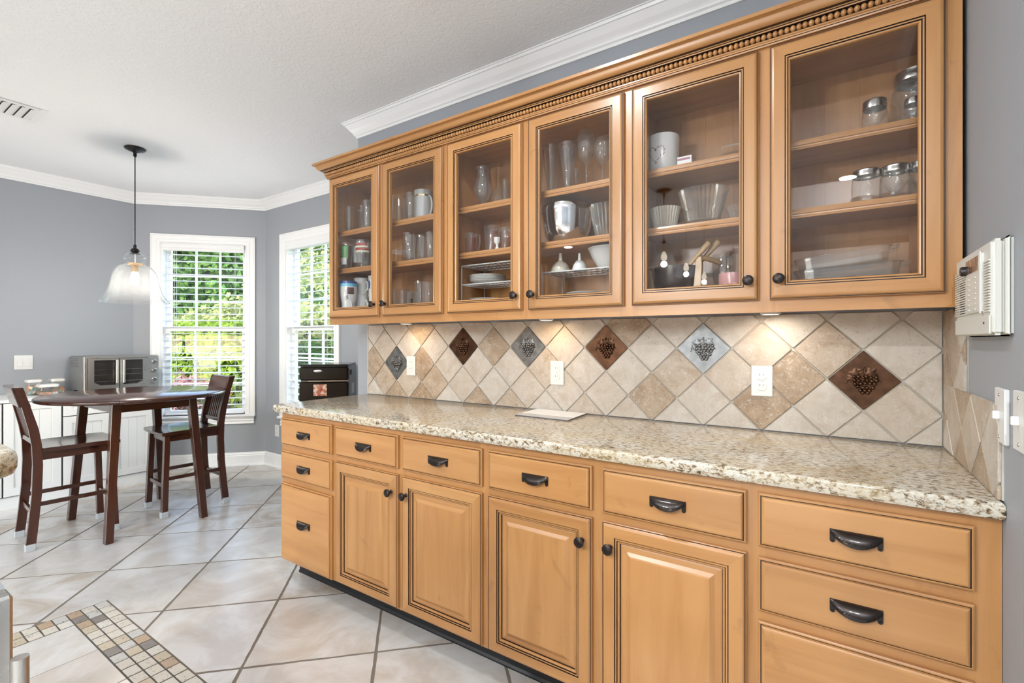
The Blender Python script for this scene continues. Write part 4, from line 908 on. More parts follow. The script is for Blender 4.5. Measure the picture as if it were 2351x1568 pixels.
# three snack canisters
def canister(x, y, w, h, label, rnd, fill):
    c = thing('snack_canister', label, 'canister', (x, y, .812), R(4), 'snack canisters on the sideboard')
    hw = w/2
    def rr(hw, hd, r, n=5): return [(sx*(hw-r)+r*math.cos(a0+a), sy*(hd-r)+r*math.sin(a0+a)) for sx, sy, a0 in ((1,1,0),(-1,1,math.pi/2),(-1,-1,math.pi),(1,-1,1.5*math.pi)) for a in [math.pi/2*k/n for k in range(n+1)]]
    MB().prism(rr(hw*.92, hw*.92, hw*rnd), .001, h-.022).build('jar', 'clear_plastic', c); MB().prism(rr(hw*.86, hw*.86, hw*rnd*.9), .004, h*fill).build('snacks', 'candy', c, bevel=.006)
    MB().prism(rr(hw, hw, hw*min(.95, rnd+.15)), h-.022, h).build('lid', 'white_plastic', c, bevel=.004, bseg=2)
canister(-5.40, 1.078, .096, .124, 'tall square clear canister of wrapped candy', .35, .62); canister(-5.30, 1.140, .122, .088, 'low clear canister of candy in front of the two tall ones', .3, .30); canister(-5.42, 1.222, .096, .122, 'tall clear canister beside the oven with blue wrapped sweets', .35, .45)
# rocker switch plate
sw = thing('light_switch', 'white double rocker switch on the grey wall above the canisters', 'switch', (XL, 1.056, 1.071))
MB().box(XL, XL+.006, 1.000, 1.112, 1.012, 1.130).build('cover_plate', 'white_plastic', sw, world=True, bevel=.002)
for y in (1.033, 1.080): MB().frus([(XL+.006,y-.016,1.038),(XL+.006,y+.016,1.038),(XL+.006,y+.016,1.104),(XL+.006,y-.016,1.104)], [(XL+.010,y-.015,1.039),(XL+.010,y+.015,1.039),(XL+.007,y+.015,1.103),(XL+.007,y-.015,1.103)]).build('rocker', 'white_plastic', sw, world=True)

# compact refrigerator standing diagonally behind the counter end
FA = R(42); fcx, fcy = -3.174, 2.205
fr = thing('compact_refrigerator', 'slim glossy black two-door refrigerator with photo magnet', 'refrigerator', (fcx, fcy, 0), FA)
fw_ = .350
MB().box(-fw_/2, fw_/2, .030, .340, .02, 1.062).build('cabinet', 'appliance_grey', fr, bevel=.006)
MB().box(-fw_/2-.004, fw_/2, .0, .345, 1.060, 1.074).build('top_cover', 'appliance_black', fr, bevel=.006, bseg=2)
dz = .948
MB().box(-fw_/2-.004, fw_/2, 0, .028, dz+.005, 1.058).build('freezer_door', 'appliance_black', fr, bevel=.010, bseg=3)
MB().box(-fw_/2-.004, fw_/2, 0, .028, .03, dz-.001).build('fridge_door', 'appliance_black', fr, bevel=.010, bseg=3)
MB().box(-.115, fw_/2-.004, -.0015, .004, dz-.001, dz+.005).build('trim_strip', 'chrome', fr)
MB().sphere((-.045, -.001, 1.025), (.034,.006,.011), 16, 8).build('handle_recess', 'chrome', fr, smooth=80)
mag = MB().box(-.075, .020, -.005, -.001, .840, .925).build('photo_magnet', 'photo_magnet', None); mag.location = (fcx, fcy, 0); mag.rotation_euler.z = FA; tag(mag, 'small red photo magnet stuck on the black refrigerator door', 'magnet')
MB().box(fw_/2, fw_/2+.0015, .05, .13, .99, 1.03).build('side_label', 'slot_dark', fr); MB().box(fw_/2, fw_/2+.0015, .13, .23, .84, .92).build('side_label', 'paper_white', fr)

# ------------------------------------------------------------------ kitchen bar (mostly out of frame) and appliance
n = 8; r_ = .05
bar = [(-1.80,-3.0),(-1.133,-3.0)] + [(-1.133-r_+r_*math.cos(a), .215-r_+r_*math.sin(a)) for a in [math.pi/2*k/n for k in range(n+1)]] + [(-1.80,.215)]
slab('bar_top', 'raised speckled granite bar top at the kitchen edge', bar, 1.022, 1.067, .014)
kb = thing('kitchen_bar', 'maple panelled kitchen bar base under the raised granite', 'cabinet', (-1.48, -1.4, 0))
MB().box(-1.70, -1.24, -2.9, .10, 0, 1.022).build('base_panel', 'maple_v', kb, world=True)
ap = thing('undercounter_appliance', 'stainless undercounter appliance with a vertical bar handle at the kitchen edge', 'appliance', (-1.13, -.1, 0))
MB().box(-1.235, -1.065, -.40, .182, .06, .868).build('cabinet', 'appliance_grey', ap, world=True)
MB().box(-1.063, -1.022, -.40, .182, .06, .872).build('door', 'steel', ap, world=True, bevel=.004)
hh = MB().tube([(-.930, .172, .30), (-.930, .172, .818)], .0095, 14).tube([(-1.022, .172, .42), (-.930, .172, .42)], .006, 8).tube([(-1.022, .172, .70), (-.930, .172, .70)], .006, 8); hh.build('handle', 'steel', ap, world=True, smooth=40)
MB().box(-1.235, -1.03, -.40, .182, 0, .06).build('toe_kick', 'black_rubber', ap, world=True)
# tall pantry cabinets on the rear wall, seen only as reflections in the glass doors
for i in range(3):
    x0 = -5.58+i*.56
    pc = thing('pantry_cabinet', 'tall maple pantry cabinet on the rear kitchen wall', 'cabinet', (x0+.27, -3.9, 0), 0, 'tall pantry cabinets')
    MB().box(x0, x0+.55, -4.19, -3.60, 0, 2.3).build('body', 'maple_v', pc, world=True)
    for z0, z1 in ((.12,1.25),(1.27,2.26)):
        MB().rect(PANEL, x0+.01, x0+.54, z0, z1, 0, PNM, cap=0).xf(Matrix.Translation((2*x0+.55, -3.60, 0)) @ Matrix.Rotation(R(180), 4, 'Z')).build('door', WM, pc, world=True)

# ================================================================== WHAT STANDS IN THE GLASS CABINETS
S1, S2, S3 = 1.3752, SH[0]+.0003, SH[1]+.0003
def inside(X, r):
    lo, hi = (-2.456, -1.580) if X < -1.561 else ((-1.542, -.665) if X < -.646 else (-.627, .268))
    return min(max(X, lo+r+.001), hi-r-.001)
def ware(name, label, cat, u, Y, z, prof, mat='ware_glass', seg=24, group=None, x=None, part=None, smooth=50):
    """lathed vessel standing at photo column u in the plane Y on height z"""
    X = inside(ax(u, Y), max(p[0] for p in prof)) if x is None else x
    o = thing(name, label, cat, (X, Y, z), 0, group)
    MB().lathe(prof, seg=seg).build(part or 'vessel', mat, o, smooth=smooth)
    return o
def sz(u0, u1, v, Y, z): return (ax(u1, Y)-ax(u0, Y))/2, az((u0+u1)/2, v, Y)-z          # half width, height from pixel edges
def shell(outer, t=.0022):
    """outer (r,h) from base centre to rim -> closed thin wall"""
    inner = [(max(0, r-t), h+(t*1.6 if i == 0 or r > outer[0][0] and h < .006 else 0)) for i, (r, h) in enumerate(outer)]
    return [(0,0)] + [(r, h) for r, h in outer] + [(max(0,r-t), h) for r, h in outer[::-1] if h > .008] + [(0,.008)]
def tumbler(label, u0, u1, v, Y, z, taper=.82, group='drinking glasses in the glass cabinets', bulge=0, mat='ware_glass'):
    w, h = sz(u0, u1, v, Y, z); n = 6
    return ware('drinking_glass', label, 'glass', (u0+u1)/2, Y, z, shell([(w*(taper+(1-taper)*t+bulge*math.sin(math.pi*t)), h*t) for t in [i/n for i in range(n+1)]]), mat, group=group), w, h
def band(o, r0, r1, h0, h1, a0, a1, mat, name='print', seg=10):
    """printed patch wrapped on a vessel: angles in degrees, -90 faces the camera side"""
    vv = []; 
    for i in range(seg+1):
        a = R(a0+(a1-a0)*i/seg); vv += [(r0*math.cos(a), r0*math.sin(a), h0), (r1*math.cos(a), r1*math.sin(a), h1)]
    mb = MB().add(vv, [(2*i, 2*i+2, 2*i+3, 2*i+1) for i in range(seg)])
    return mb.build(name, mat, o)
def handle(o, r, z0, z1, out, ang, mat, th=.005):
    a = R(ang); d = Vector((math.cos(a), math.sin(a), 0)); n = 10; pts = []
    for i in range(n+1):
        t = math.pi*i/n; pts.append(d*(r-.003+out*math.sin(t)) + Vector((0,0,(z0+z1)/2+(z1-z0)/2*math.cos(t))))
    return MB().tube(pts, th, 8).build('handle', mat, o, smooth=60)

# -- door 1
tumbler('tall straight clear glass at the wall end of the top mug shelf', 794, 806.5, 475.7, 1.86, S3, .95)
tumbler('flared clear glass in the middle of the top mug shelf', 809.5, 829, 478, 1.95, S3, .62); tumbler('tall clear glass standing behind the flared glass', 824, 836, 465, 2.012, S3, .85); tumbler('stemmed tall clear glass nearest the stile on the top mug shelf', 835.5, 849, 461, 1.90, S3, .6)
o, w, h = tumbler('beer glass with green print on the middle mug shelf', 780, 796.6, 560.7, 1.835, S2, .80, bulge=.08); band(o, w*.95, w*1.02, h*.40, h*.86, -100, -25, 'print_green'); band(o, w*.91, w*.96, h*.16, h*.42, -120, -40, 'print_frost')
o, w, h = tumbler('beer glass with frosted oval on the middle mug shelf', 802, 822, 555.5, 1.915, S2, .78, bulge=.08); band(o, w*.95, w*1.02, h*.25, h*.78, -85, -5, 'print_frost')
o, w, h = tumbler('beer glass with red and cream banner print', 823.5, 848.5, 552.6, 1.88, S2, .78, bulge=.06)
for q, m in enumerate(('print_red','print_cream','print_red','print_cream')): band(o, w*1.02, w*1.02, h*(.80-.085*q), h*(.865-.085*q), -120+q*4, -20+q*5, m)
w, h = sz(784, 809, 647, 1.835, S1)
o = ware('souvenir_mug', 'white waisted mug with blue rim and brown emblem', 'mug', 796, 1.835, S1, shell([(w*.80,0),(w*.84,h*.10),(w*.80,h*.25),(w*.78,h*.42),(w*.90,h*.55),(w*.99,h*.72),(w*.98,h*.90),(w*.94,h)], .004), 'ceramic_white')
band(o, w*.975, w*.96, h*.935, h*1.0, -180, 180, 'print_blue', 'rim_band', 24); band(o, w*.995, w*.985, h*.86, h*.933, -180, 180, 'print_cyan', 'rim_band', 24); band(o, w*1.01, w*1.01, h*.66, h*.83, -45, 0, 'print_brown', 'emblem'); handle(o, w*.80, h*.06, h*.48, .022, -20, 'ceramic_white')
text_mesh('emblem_letter', 'S', .030, 'print_black', o, Matrix.Translation((w*.72, -w*.72, h*.57)) @ Matrix.Rotation(R(45), 4, 'Z') @ Matrix.Rotation(R(90), 4, 'X'))
def mug(label, u0, u1, vt, Y, z, hgt=None, mark=None, hd=-5):
    w, h = sz(u0, u1, vt, Y, z); h = hgt or h
    o = ware('diner_mug', label, 'mug', (u0+u1)/2, Y, z, shell([(w*.86,0),(w*.90,h*.06),(w*.86,h*.5),(w*.92,h*.85),(w*1.0,h)], .005), 'ceramic_white', group='white diner mugs'); handle(o, w*.88, h*.22, h*.80, .024, hd, 'ceramic_white', .006)
    if mark == 'chevron':
        for q in range(4): band(o, w*.90, w*.90, h*(.30+.055*q), h*(.325+.055*q), -135, -105, 'print_red', 'insignia', 4)
        band(o, w*.90, w*.90, h*.62, h*.82, -132, -112, 'print_black', 'insignia', 4)
    elif mark: band(o, w*.92, w*.92, h*.30, h*.72, -150, -95, mark, 'insignia')
    return h
h0 = mug('white diner mug with red chevrons, lower of its stack', 818, 841, 678, 1.935, S1, None, 'chevron'); zu = S1+h0+.0008
mug('white diner mug with red chevrons, upper of its stack', 817, 841, 640, 1.935, zu, None, 'chevron')
h1 = mug('white diner mug under the blue ring mug', 852, 876, 676, 1.93, S1, None, None, -60); mug('white diner mug with a blue ring emblem', 851, 876, 634.7, 1.93, S1+h1+.0008, None, 'print_blue', -60)
tumbler('slim dark glass bottle between the souvenir mug and diner mugs', 809.5, 816.5, 676, 1.99, S1, .9, mat='amber_glass')
# -- door 2
tumbler('upturned pint glass on the top shelf beside the grey stein', 903, 928, 451, 1.89, S3, 1.28); tumbler('tall slender glass beside the grey stein', 934, 951.5, 444, 1.86, S3, .72); tumbler('clear glass hidden at the stile left of the pint glass', 893, 904, 460, 1.93, S3, .8)
w, h = sz(953.5, 984, 438.7, 1.92, S3)
o = ware('stein', 'grey stoneware stein with gold bands', 'mug', 972, 1.93, S3, shell([(w*.98,0),(w*.97,h*.5),(w*1.0,h)], .004), 'ceramic_grey'); band(o, w*1.005, w*1.005, h*.80, h*.84, -180, 180, 'gold_band', 'gold_band', 28); band(o, w*.995, w*.995, h*.06, h*.10, -180, 180, 'gold_band', 'gold_band', 28); handle(o, w, h*.2, h*.82, .028, -8, 'ceramic_grey', .006)
tumbler('etched clear tumbler beside the wire rack', 929, 948, 535.7, 1.86, S2, .9); tumbler('wide clear tumbler behind the etched one', 944, 959, 539, 1.94, S2, .92); tumbler('clear glass with frosted body on the middle shelf', 960, 976, 540, 1.88, S2, .85); tumbler('tall clear glass at the right end of the middle tumbler shelf', 979.5, 994, 532.7, 1.88, S2, .88)
wr = thing('wire_rack', 'small chrome wire rack on the middle tumbler shelf', 'rack', (ax(915,1.90), 1.90, S2)); 
mb = MB()
for dx in (-.075, .075):
    mb.tube([(dx, -.05, .002), (dx, -.05, .105), (dx, .05, .105), (dx, .05, .002)], .0018, 6)
    for z in (.03, .075): mb.tube([(dx, -.05, z), (dx, .05, z)], .0015, 6)
mb.build('side_frame', 'chrome', wr); mb = MB()
for k in range(6): mb.tube([(-.075, -.05+.02*k, .075), (.075, -.05+.02*k, .075)], .0012, 6)
mb.build('wire_shelf', 'chrome', wr)
tumbler('smoked tumbler on the cabinet floor', 909, 938, 665, 1.90, S1, .95); tumbler('tall clear glass on the cabinet floor by the small box', 955, 970, 646, 1.93, S1, .85); tumbler('tall clear glass at the stile on the cabinet floor', 972, 990, 647, 1.90, S1, .8)
x = ax(947, 1.99); bxo = thing('small_box', 'small cream carton on the cabinet floor', 'box', (x, 1.99, S1)); hb_ = az(947, 670.8, 1.99)-S1; MB().box(-.026,.026,-.02,.02,0,hb_).build('carton', 'ceramic_cream', bxo, bevel=.001); MB().box(-.004,.022,-.0206,-.02,hb_*.3,hb_*.75).build('print', 'print_brown', bxo)
# -- door 3
def goblet_up(w, h, wb=.55): return [(0,0),(w*.85,0),(w*.85,.003),(w*.15,.006),(.0045,.016),(.0045,h*.42),(w*.35,h*.46),(w*.80,h*.56),(w*1.0,h*.70),(w*.98,h*.85),(w*.80,h),(w*.80-.002,h),(w*.96,h*.85),(w*.97,h*.70),(w*.77,h*.57),(w*.3,h*.475),(0,h*.46)]
def goblet_down(w, h): return [(w*.82,0),(w*.97,h*.12),(w*1.0,h*.25),(w*.85,h*.42),(w*.40,h*.54),(.0045,h*.58),(.0045,h*.94),(w*.2,h*.975),(w*.95,h*.985),(w*.95,h),(0,h)]
w, h = sz(1052, 1082, 408, 1.90, S3); ware('wine_glass', 'upturned wine glass beside the cabinet side panel', 'glass', 1067, 1.90, S3, goblet_down(w, h))
w, h = sz(1091.5, 1126, 386, 1.88, S3); ware('hurricane_glass', 'curvy hurricane glass between two upturned wine glasses', 'glass', 1109, 1.88, S3, shell([(w*.72,0),(w*.70,.004),(w*.22,.012),(w*.20,h*.15),(w*.62,h*.24),(w*.98,h*.42),(w*.92,h*.56),(w*.64,h*.76),(w*.66,h*.88),(w*.78,h)]))
w, h = sz(1128, 1157, 390, 1.945, S3); ware('wine_glass', 'upturned wine glass right of the hurricane glass', 'glass', 1144, 1.945, S3, goblet_down(w, h))
tumbler('short amber-tinted glass behind the door stile', 1152, 1168, 413.6, 1.99, S3, .8)
def measuring(label, u0, u1, v, Y, z, hd):
    w, h = sz(u0, u1, v, Y, z); o = ware('measuring_cup', label, 'measuring cup', (u0+u1)/2, Y, z, shell([(w*.80,0),(w*.86,h*.06),(w*.96,h*.7),(w*1.02,h)], .003), group='glass measuring cups')
    band(o, w*.90, w*.97, h*.15, h*.80, -175, -120, 'red_glass', 'red_scale'); band(o, w*.90, w*.97, h*.15, h*.80, -60, 10, 'red_glass', 'red_scale')
    d = Vector((math.cos(R(hd)), math.sin(R(hd)), 0)); MB().tube([d*(w*.95)+Vector((0,0,h*.86)), d*(w+.030)+Vector((0,0,h*.84)), d*(w+.036)+Vector((0,0,h*.5)), d*(w+.020)+Vector((0,0,h*.18))], .0055, 8).build('handle', 'ware_glass', o, smooth=50)
measuring('small glass measuring cup with red scale', 1067, 1089, 537, 1.88, S2, -8); measuring('large glass measuring cup with red scale behind the egg cup', 1114, 1152, 521.5, 1.95, S2, -35); measuring('glass measuring cup half behind the door stile', 1150, 1178, 524, 1.88, S2, -10)
w, h = sz(1135, 1148, 545.6, 1.85, S2); ware('egg_cup', 'white egg cup in front of the measuring cups', 'cup', 1141.5, 1.85, S2, shell([(w*.9,0),(w*.7,h*.12),(w*.35,h*.35),(w*.45,h*.5),(w*.95,h*.65),(w*1.0,h)]), 'ceramic_white')
def rack(label, u0, u1, Yf, Yb, z, heights):
    x0, x1 = ax(u0, Yf), ax(u1, Yf); rk = thing('plate_rack', label, 'rack', ((x0+x1)/2, (Yf+Yb)/2, z)); 
    top = max(heights)
    for xx in (x0, x1):
        for yy in (Yf, Yb): MB().tube([(xx, yy, z), (xx, yy, z+top)], .0025, 6).build('post', 'white_plastic', rk, world=True)
    for h_ in heights:
        mb = MB().tube([(x0, Yf, z+h_), (x1, Yf, z+h_), (x1, Yb, z+h_), (x0, Yb, z+h_)], .0028, 6, closed=True)
        n = 14
        for i in range(1, n): xx = x0+(x1-x0)*i/n; mb.tube([(xx, Yf, z+h_), (xx, Yb, z+h_)], .0016, 5)
        for q in (.33, .66): mb.tube([(x0, Yf+(Yb-Yf)*q, z+h_), (x1, Yf+(Yb-Yf)*q, z+h_)], .0016, 5)
        mb.build('wire_shelf', 'white_plastic', rk, world=True)
    return x0, x1
z_a = az(1110, 608, 1.86)-S1; z_b = az(1110, 652, 1.86)-S1
rack('two-tier white wire rack holding dinner plates', 1060, 1196, 1.835, 2.02, S1, [z_b, z_a])
def plates(label, u, Y, z, r, n, group, th=.0065):
    for k in range(n):
        ware('plate', label[k] if isinstance(label, list) else label, 'plate', u, Y, z+k*th, [(0,0),(r*.55,0),(r*.62,.002),(r*.97,.0150),(r,.0165),(r*.985,.0178),(r*.93,.0165),(r*.60,.0052),(0,.0045)], 'ceramic_white', 40, group, x=u)
xc = ax(1122, 1.93)
plates('white dinner plate stacked on the rack tier', xc, 1.922, S1+z_b+.004, .092, 5, 'white plates on the rack tier'); plates('white dinner plate stacked on the cabinet floor under the rack', xc, 1.922, S1, .095, 12, 'white plates under the rack', .0060)
# -- door 4
def pilsner(w, h): return shell([(w*.62,0),(w*.60,.005),(w*.30,.012),(w*.30,h*.09),(w*.42,h*.16),(w*.72,h*.55),(w*1.0,h)])
w, h = sz(1246, 1283, 338, 1.88, S3); ware('pilsner_glass', 'conical pilsner glass, slightly hidden by the door stile', 'glass', 1264.5, 1.88, S3, pilsner(w, h)); w, h = sz(1284, 1324, 331.7, 1.87, S3); ware('pilsner_glass', 'conical pilsner glass beside the large wine glass', 'glass', 1304, 1.87, S3, pilsner(w, h))
w, h = sz(1326, 1366.5, 302.5, 1.88, S3); ware('wine_glass', 'large upright wine glass beside the pilsner glasses', 'glass', 1346, 1.88, S3, goblet_up(w, h)); w, h = sz(1365.5, 1402, 318, 1.87, S3); ware('wine_glass', 'upright wine glass with a blue decal', 'glass', 1383, 1.87, S3, goblet_up(w, h))
w, h = sz(1314, 1332, 388, 1.98, S3); ware('cordial_glass', 'small cordial glass behind the pilsner glasses', 'glass', 1323, 1.98, S3, shell([(w*.7,0),(w*.2,.006),(.004,.012),(.004,h*.55),(w*.6,h*.75),(w,h)])); w, h = sz(1236, 1249, 345, 1.93, S3); ware('pilsner_glass', 'narrow pilsner glass at the hinge side of the stemware shelf', 'glass', 1242, 1.93, S3, pilsner(w, h))
w, h = sz(1243, 1360, 476, 1.915, S2); h = min(h, .2); w = min(w, .112)
ware('mixing_bowl', 'large stainless steel mixing bowl with rolled rim', 'bowl', 1302, 1.918, S2, shell([(w*.55,0),(w*.72,h*.08),(w*.90,h*.30),(w*.97,h*.60),(w*.99,h*.80),(w*1.0,h*.82),(w*1.0,h*.98),(w*.985,h)], .0025), 'chrome', 48)
def ribbed(w, h, n=28, amp=.05):
    mb = MB(); seg = n*4; P_ = [(w*.62,0),(w*.66,h*.05),(w*.80,h*.45),(w*.93,h*.85),(w*1.0,h)]; rows = []
    for r, z in P_:
        rows.append([(r*(1+amp*math.cos(n*2*math.pi*i/seg)*(0 if z == 0 else 1))*math.cos(2*math.pi*i/seg), r*(1+amp*math.cos(n*2*math.pi*i/seg)*(0 if z == 0 else 1))*math.sin(2*math.pi*i/seg), z) for i in range(seg)])
    inn = [[(x*.97, y*.97, max(z, .006)) for x, y, z in r] for r in rows]; al = rows+inn[::-1]; mb.v = [p for r in al for p in r]
    mb.f = [(k*seg+i, k*seg+(i+1)%seg, (k+1)*seg+(i+1)%seg, (k+1)*seg+i) for k in range(len(al)-1) for i in range(seg)] + [tuple(range(seg))[::-1], tuple((len(al)-1)*seg+i for i in range(seg))]; mb.m = [0]*len(mb.f); return mb
def ribbed_bowl(label, u, Y, z, w, h, mat='ware_glass', n=28):
    o = thing('ribbed_bowl', label, 'bowl', (inside(ax(u, Y), w*1.04), Y, z), 0, None); ribbed(w, h, n).build('bowl', mat, o, smooth=50); return o
ribbed_bowl('ribbed glass bowl beside the steel mixing bowl', 1400, 1.92, S2, .085, az(1385, 476, 1.92)-S2)
zr = az(1330, 622, 1.87)-S1; x0, x1 = rack('white grid wire shelf carrying funnels and a bowl', 1246, 1425, 1.835, 2.02, S1, [zr]); zr += S1+.003
def funnel(label, u0, u1, v, Y):
    w, h = sz(u0, u1, v, Y, zr); ware('funnel', label, 'funnel', (u0+u1)/2, Y, zr, [(w*.97,0),(w,0),(w*.98,h*.10),(w*.80,h*.36),(w*.50,h*.54),(w*.22,h*.60),(w*.15,h),(w*.12,h),(w*.18,h*.60)], 'ceramic_cream' if 'cream' in label else 'white_plastic')
funnel('large cream plastic funnel upside down on the wire shelf', 1266, 1308, 581.6, 1.90); funnel('small white plastic funnel upside down on the wire shelf', 1315, 1346, 581.6, 1.88)
w, h = .088, az(1385, 571, 1.92)-zr; ware('serving_bowl', 'wide white serving bowl on the wire shelf', 'bowl', 1398, 1.925, zr, shell([(w*.48,0),(w*.52,h*.08),(w*.80,h*.55),(w*.97,h*.93),(w*1.02,h*.95),(w*1.02,h)], .004), 'ceramic_white', 40)
for k in range(3): ware('nesting_cup', 'tan plastic cup nested under the wire shelf', 'cup', 1268, 1.93, S1+k*.022, shell([(.030,0),(.036,.034),(.037,.040)]), 'tan_plastic', 20, 'tan nested cups')
ware('amber_bottle', 'small amber bottle under the wire shelf', 'bottle', 1288, 1.95, S1, [(0,0),(.020,0),(.021,.05),(.018,.062),(.009,.070),(.009,.082),(0,.083)], 'amber_glass')
plates('white plate lying flat under the wire shelf', ax(1345, 1.92), 1.925, S1, .090, 9, 'white plates below the wire shelf', .0085)
# -- door 5
w, h = sz(1484, 1558, 318, 1.905, S3); w = min(w, .078)
pot = ware('planter_pot', 'white ceramic pot with a rose heart wreath', 'pot', 1519, 1.905, S3, shell([(w*.80,0),(w*.86,h*.12),(w*.95,h*.5),(w*1.0,h*.9),(w*.97,h)], .005), 'ceramic_white', 40)
rn = random.Random(5); mb = MB()
for i in range(70):
    t_ = 2*math.pi*i/70; hx_ = 16*math.sin(t_)**3/17; hz_ = (13*math.cos(t_)-5*math.cos(2*t_)-2*math.cos(3*t_)-math.cos(4*t_))/17
    a = R(-100) + (hx_*.036+rn.uniform(-.003,.003))/(w*.95); z = h*.50+hz_*.036+rn.uniform(-.003,.003); rr = w*(.86+.09*min(1,(z/h-.12)/.38) if z < h*.5 else .95+.05*(z/h-.5)/.4)
    mb.sphere((rr*math.cos(a), rr*math.sin(a), z), (.0016,.0016,.0016), 6, 4, mi=rn.choice((0,0,1)))
mb.build('heart_wreath', ['print_rose', 'print_brown'], pot)
x = ax(1572, 1.86); cdb = thing('recipe_box', 'white card box with two red stripes beside the pot', 'box', (x, 1.90, S3)); hb_ = az(1572, 356, 1.86)-S3; MB().box(-.030,.022,-.03,.03,0,hb_).build('box', 'paper_white', cdb)
for q in (.35, .80): MB().box(-.030,.017,-.0308,-.03,hb_*q-.004,hb_*q+.004).build('stripe', 'print_rose', cdb)
gd = thing('casserole_cover', 'domed glass casserole cover with a loop handle on the top shelf', 'casserole cover', (ax(1682, 1.90), 1.91, S3)); MB().lathe([(.085,0),(.088,.002),(.088,.006),(.075,.018),(.045,.034),(.0,.042),(.0,.039),(.044,.031),(.073,.015),(.084,.003)], seg=36).build('dome', 'ware_glass', gd, smooth=50); MB().tube([(-.035,-.03,.036),(-.030,-.035,.058),(.030,-.035,.058),(.035,-.03,.036)], .006, 8).build('handle', 'ware_glass', gd, smooth=50)
pl_r = .098; ware('glass_platter', 'clear glass platter under the ribbed bowl', 'plate', 1612, 1.915, S2, [(0,0),(pl_r*.6,0),(pl_r,.014),(pl_r,.017),(pl_r*.6,.004),(0,.004)], seg=40)
ribbed_bowl('large ribbed glass bowl standing on a glass platter', 1614, 1.915, S2+.0185, .088, az(1614, 439, 1.915)-S2-.0185, n=34)
ribbed_bowl('cream ribbed baking dish beside the glass platter', 1510, 1.945, S2, .058, az(1520, 481, 1.945)-S2, 'ceramic_cream', 30); ribbed_bowl('small ribbed glass dish at the stile beside the platter', 1702, 1.90, S2, .052, az(1690, 476, 1.90)-S2, n=24)
wb = thing('salad_bowl', 'dark wooden salad bowl cradled in a light wood stand', 'bowl', (ax(1551, 1.90), 1.900, S1)); MB().lathe([(0,.030),(.030,.032),(.060,.058),(.076,.105),(.080,.160),(.076,.160),(.071,.108),(.055,.064),(0,.040)], seg=40).build('bowl', 'bowl_wood', wb, smooth=60)
for sx in (-1, 1):
    pz = MB().prism([(sx*.096,0),(sx*.104,.150),(sx*.103,.190 if sx > 0 else .150),(sx*.084,.190 if sx > 0 else .152),(sx*.074,.085),(sx*.044,.030),(sx*.036,0)], -.012, .012); MB().add([(a, c-.02, b) for a, b, c in pz.v], pz.f).build('stand_leg', 'spoon_wood', wb, bevel=.002)
MB().tube([(.092,-.02,.186),(.118,.0,.184),(.150,.04,.172)], .010, 8).build('stand_arm', 'spoon_wood', wb, smooth=50)
for q, (ua, va, ub, vb, Y_, lb) in enumerate(((1592, 598, 1629, 556, 1.872, 'light wooden salad server crossing the dark bowl'), (1612, 598, 1651, 553, 1.905, 'light wooden salad server behind the other one'))):
    a_, b_ = Vector((ax(ua, Y_), Y_, az(ua, va, Y_))), Vector((ax(ub, Y_), Y_, az(ub, vb, Y_))); dv = (b_-a_); st_ = a_-dv*.9
    sv = thing('salad_server', lb, 'utensil', st_, 0, 'wooden salad servers'); MB().tube([(0,0,0), tuple(dv*.5), tuple(dv*.95), tuple(dv*1.7), tuple(dv*1.88), tuple(dv*1.92)], [.008,.006,.0075,.0115,.0115,.006], 12).build('handle', 'spoon_wood', sv, smooth=60); MB().sphere((0,0,0), (.016,.006,.024), 12, 8, rot=Matrix.Rotation(R(40), 3, 'Y')).build('spoon_head', 'spoon_wood', sv, smooth=80)
w, h = .042, az(1645, 586, 1.97)-S1; ware('glass_bowl', 'deep clear glass bowl behind the wooden stand', 'bowl', 1662, 1.990, S1, shell([(w*.6,0),(w*.85,h*.3),(w*1.0,h*.75),(w,h)]), seg=32)
w, h = sz(1649, 1706, 628, 1.855, S1); w = .047
pk = ware('pink_bowl', 'pink ceramic bowl with a sculpted bow', 'bowl', 1682, 1.862, S1, shell([(w*.75,0),(w*.92,h*.25),(w*1.0,h*.8),(w*.97,h)], .004), 'pink_ceramic', 32)
mb = MB()
for sx in (-1, 1): mb.sphere((sx*.013, -w*.97, h*.62), (.014,.005,.009), 12, 8, rot=Matrix.Rotation(R(sx*-18), 3, 'Y')).tube([(0,-w*.985,h*.6),(sx*.012,-w*.97,h*.38),(sx*.018,-w*.90,h*.18)], [.003,.004,.002], 6)
mb.sphere((0,-w*1.0,h*.62), (.005,.005,.006), 10, 6).build('bow', 'pink_ceramic', pk, smooth=80)
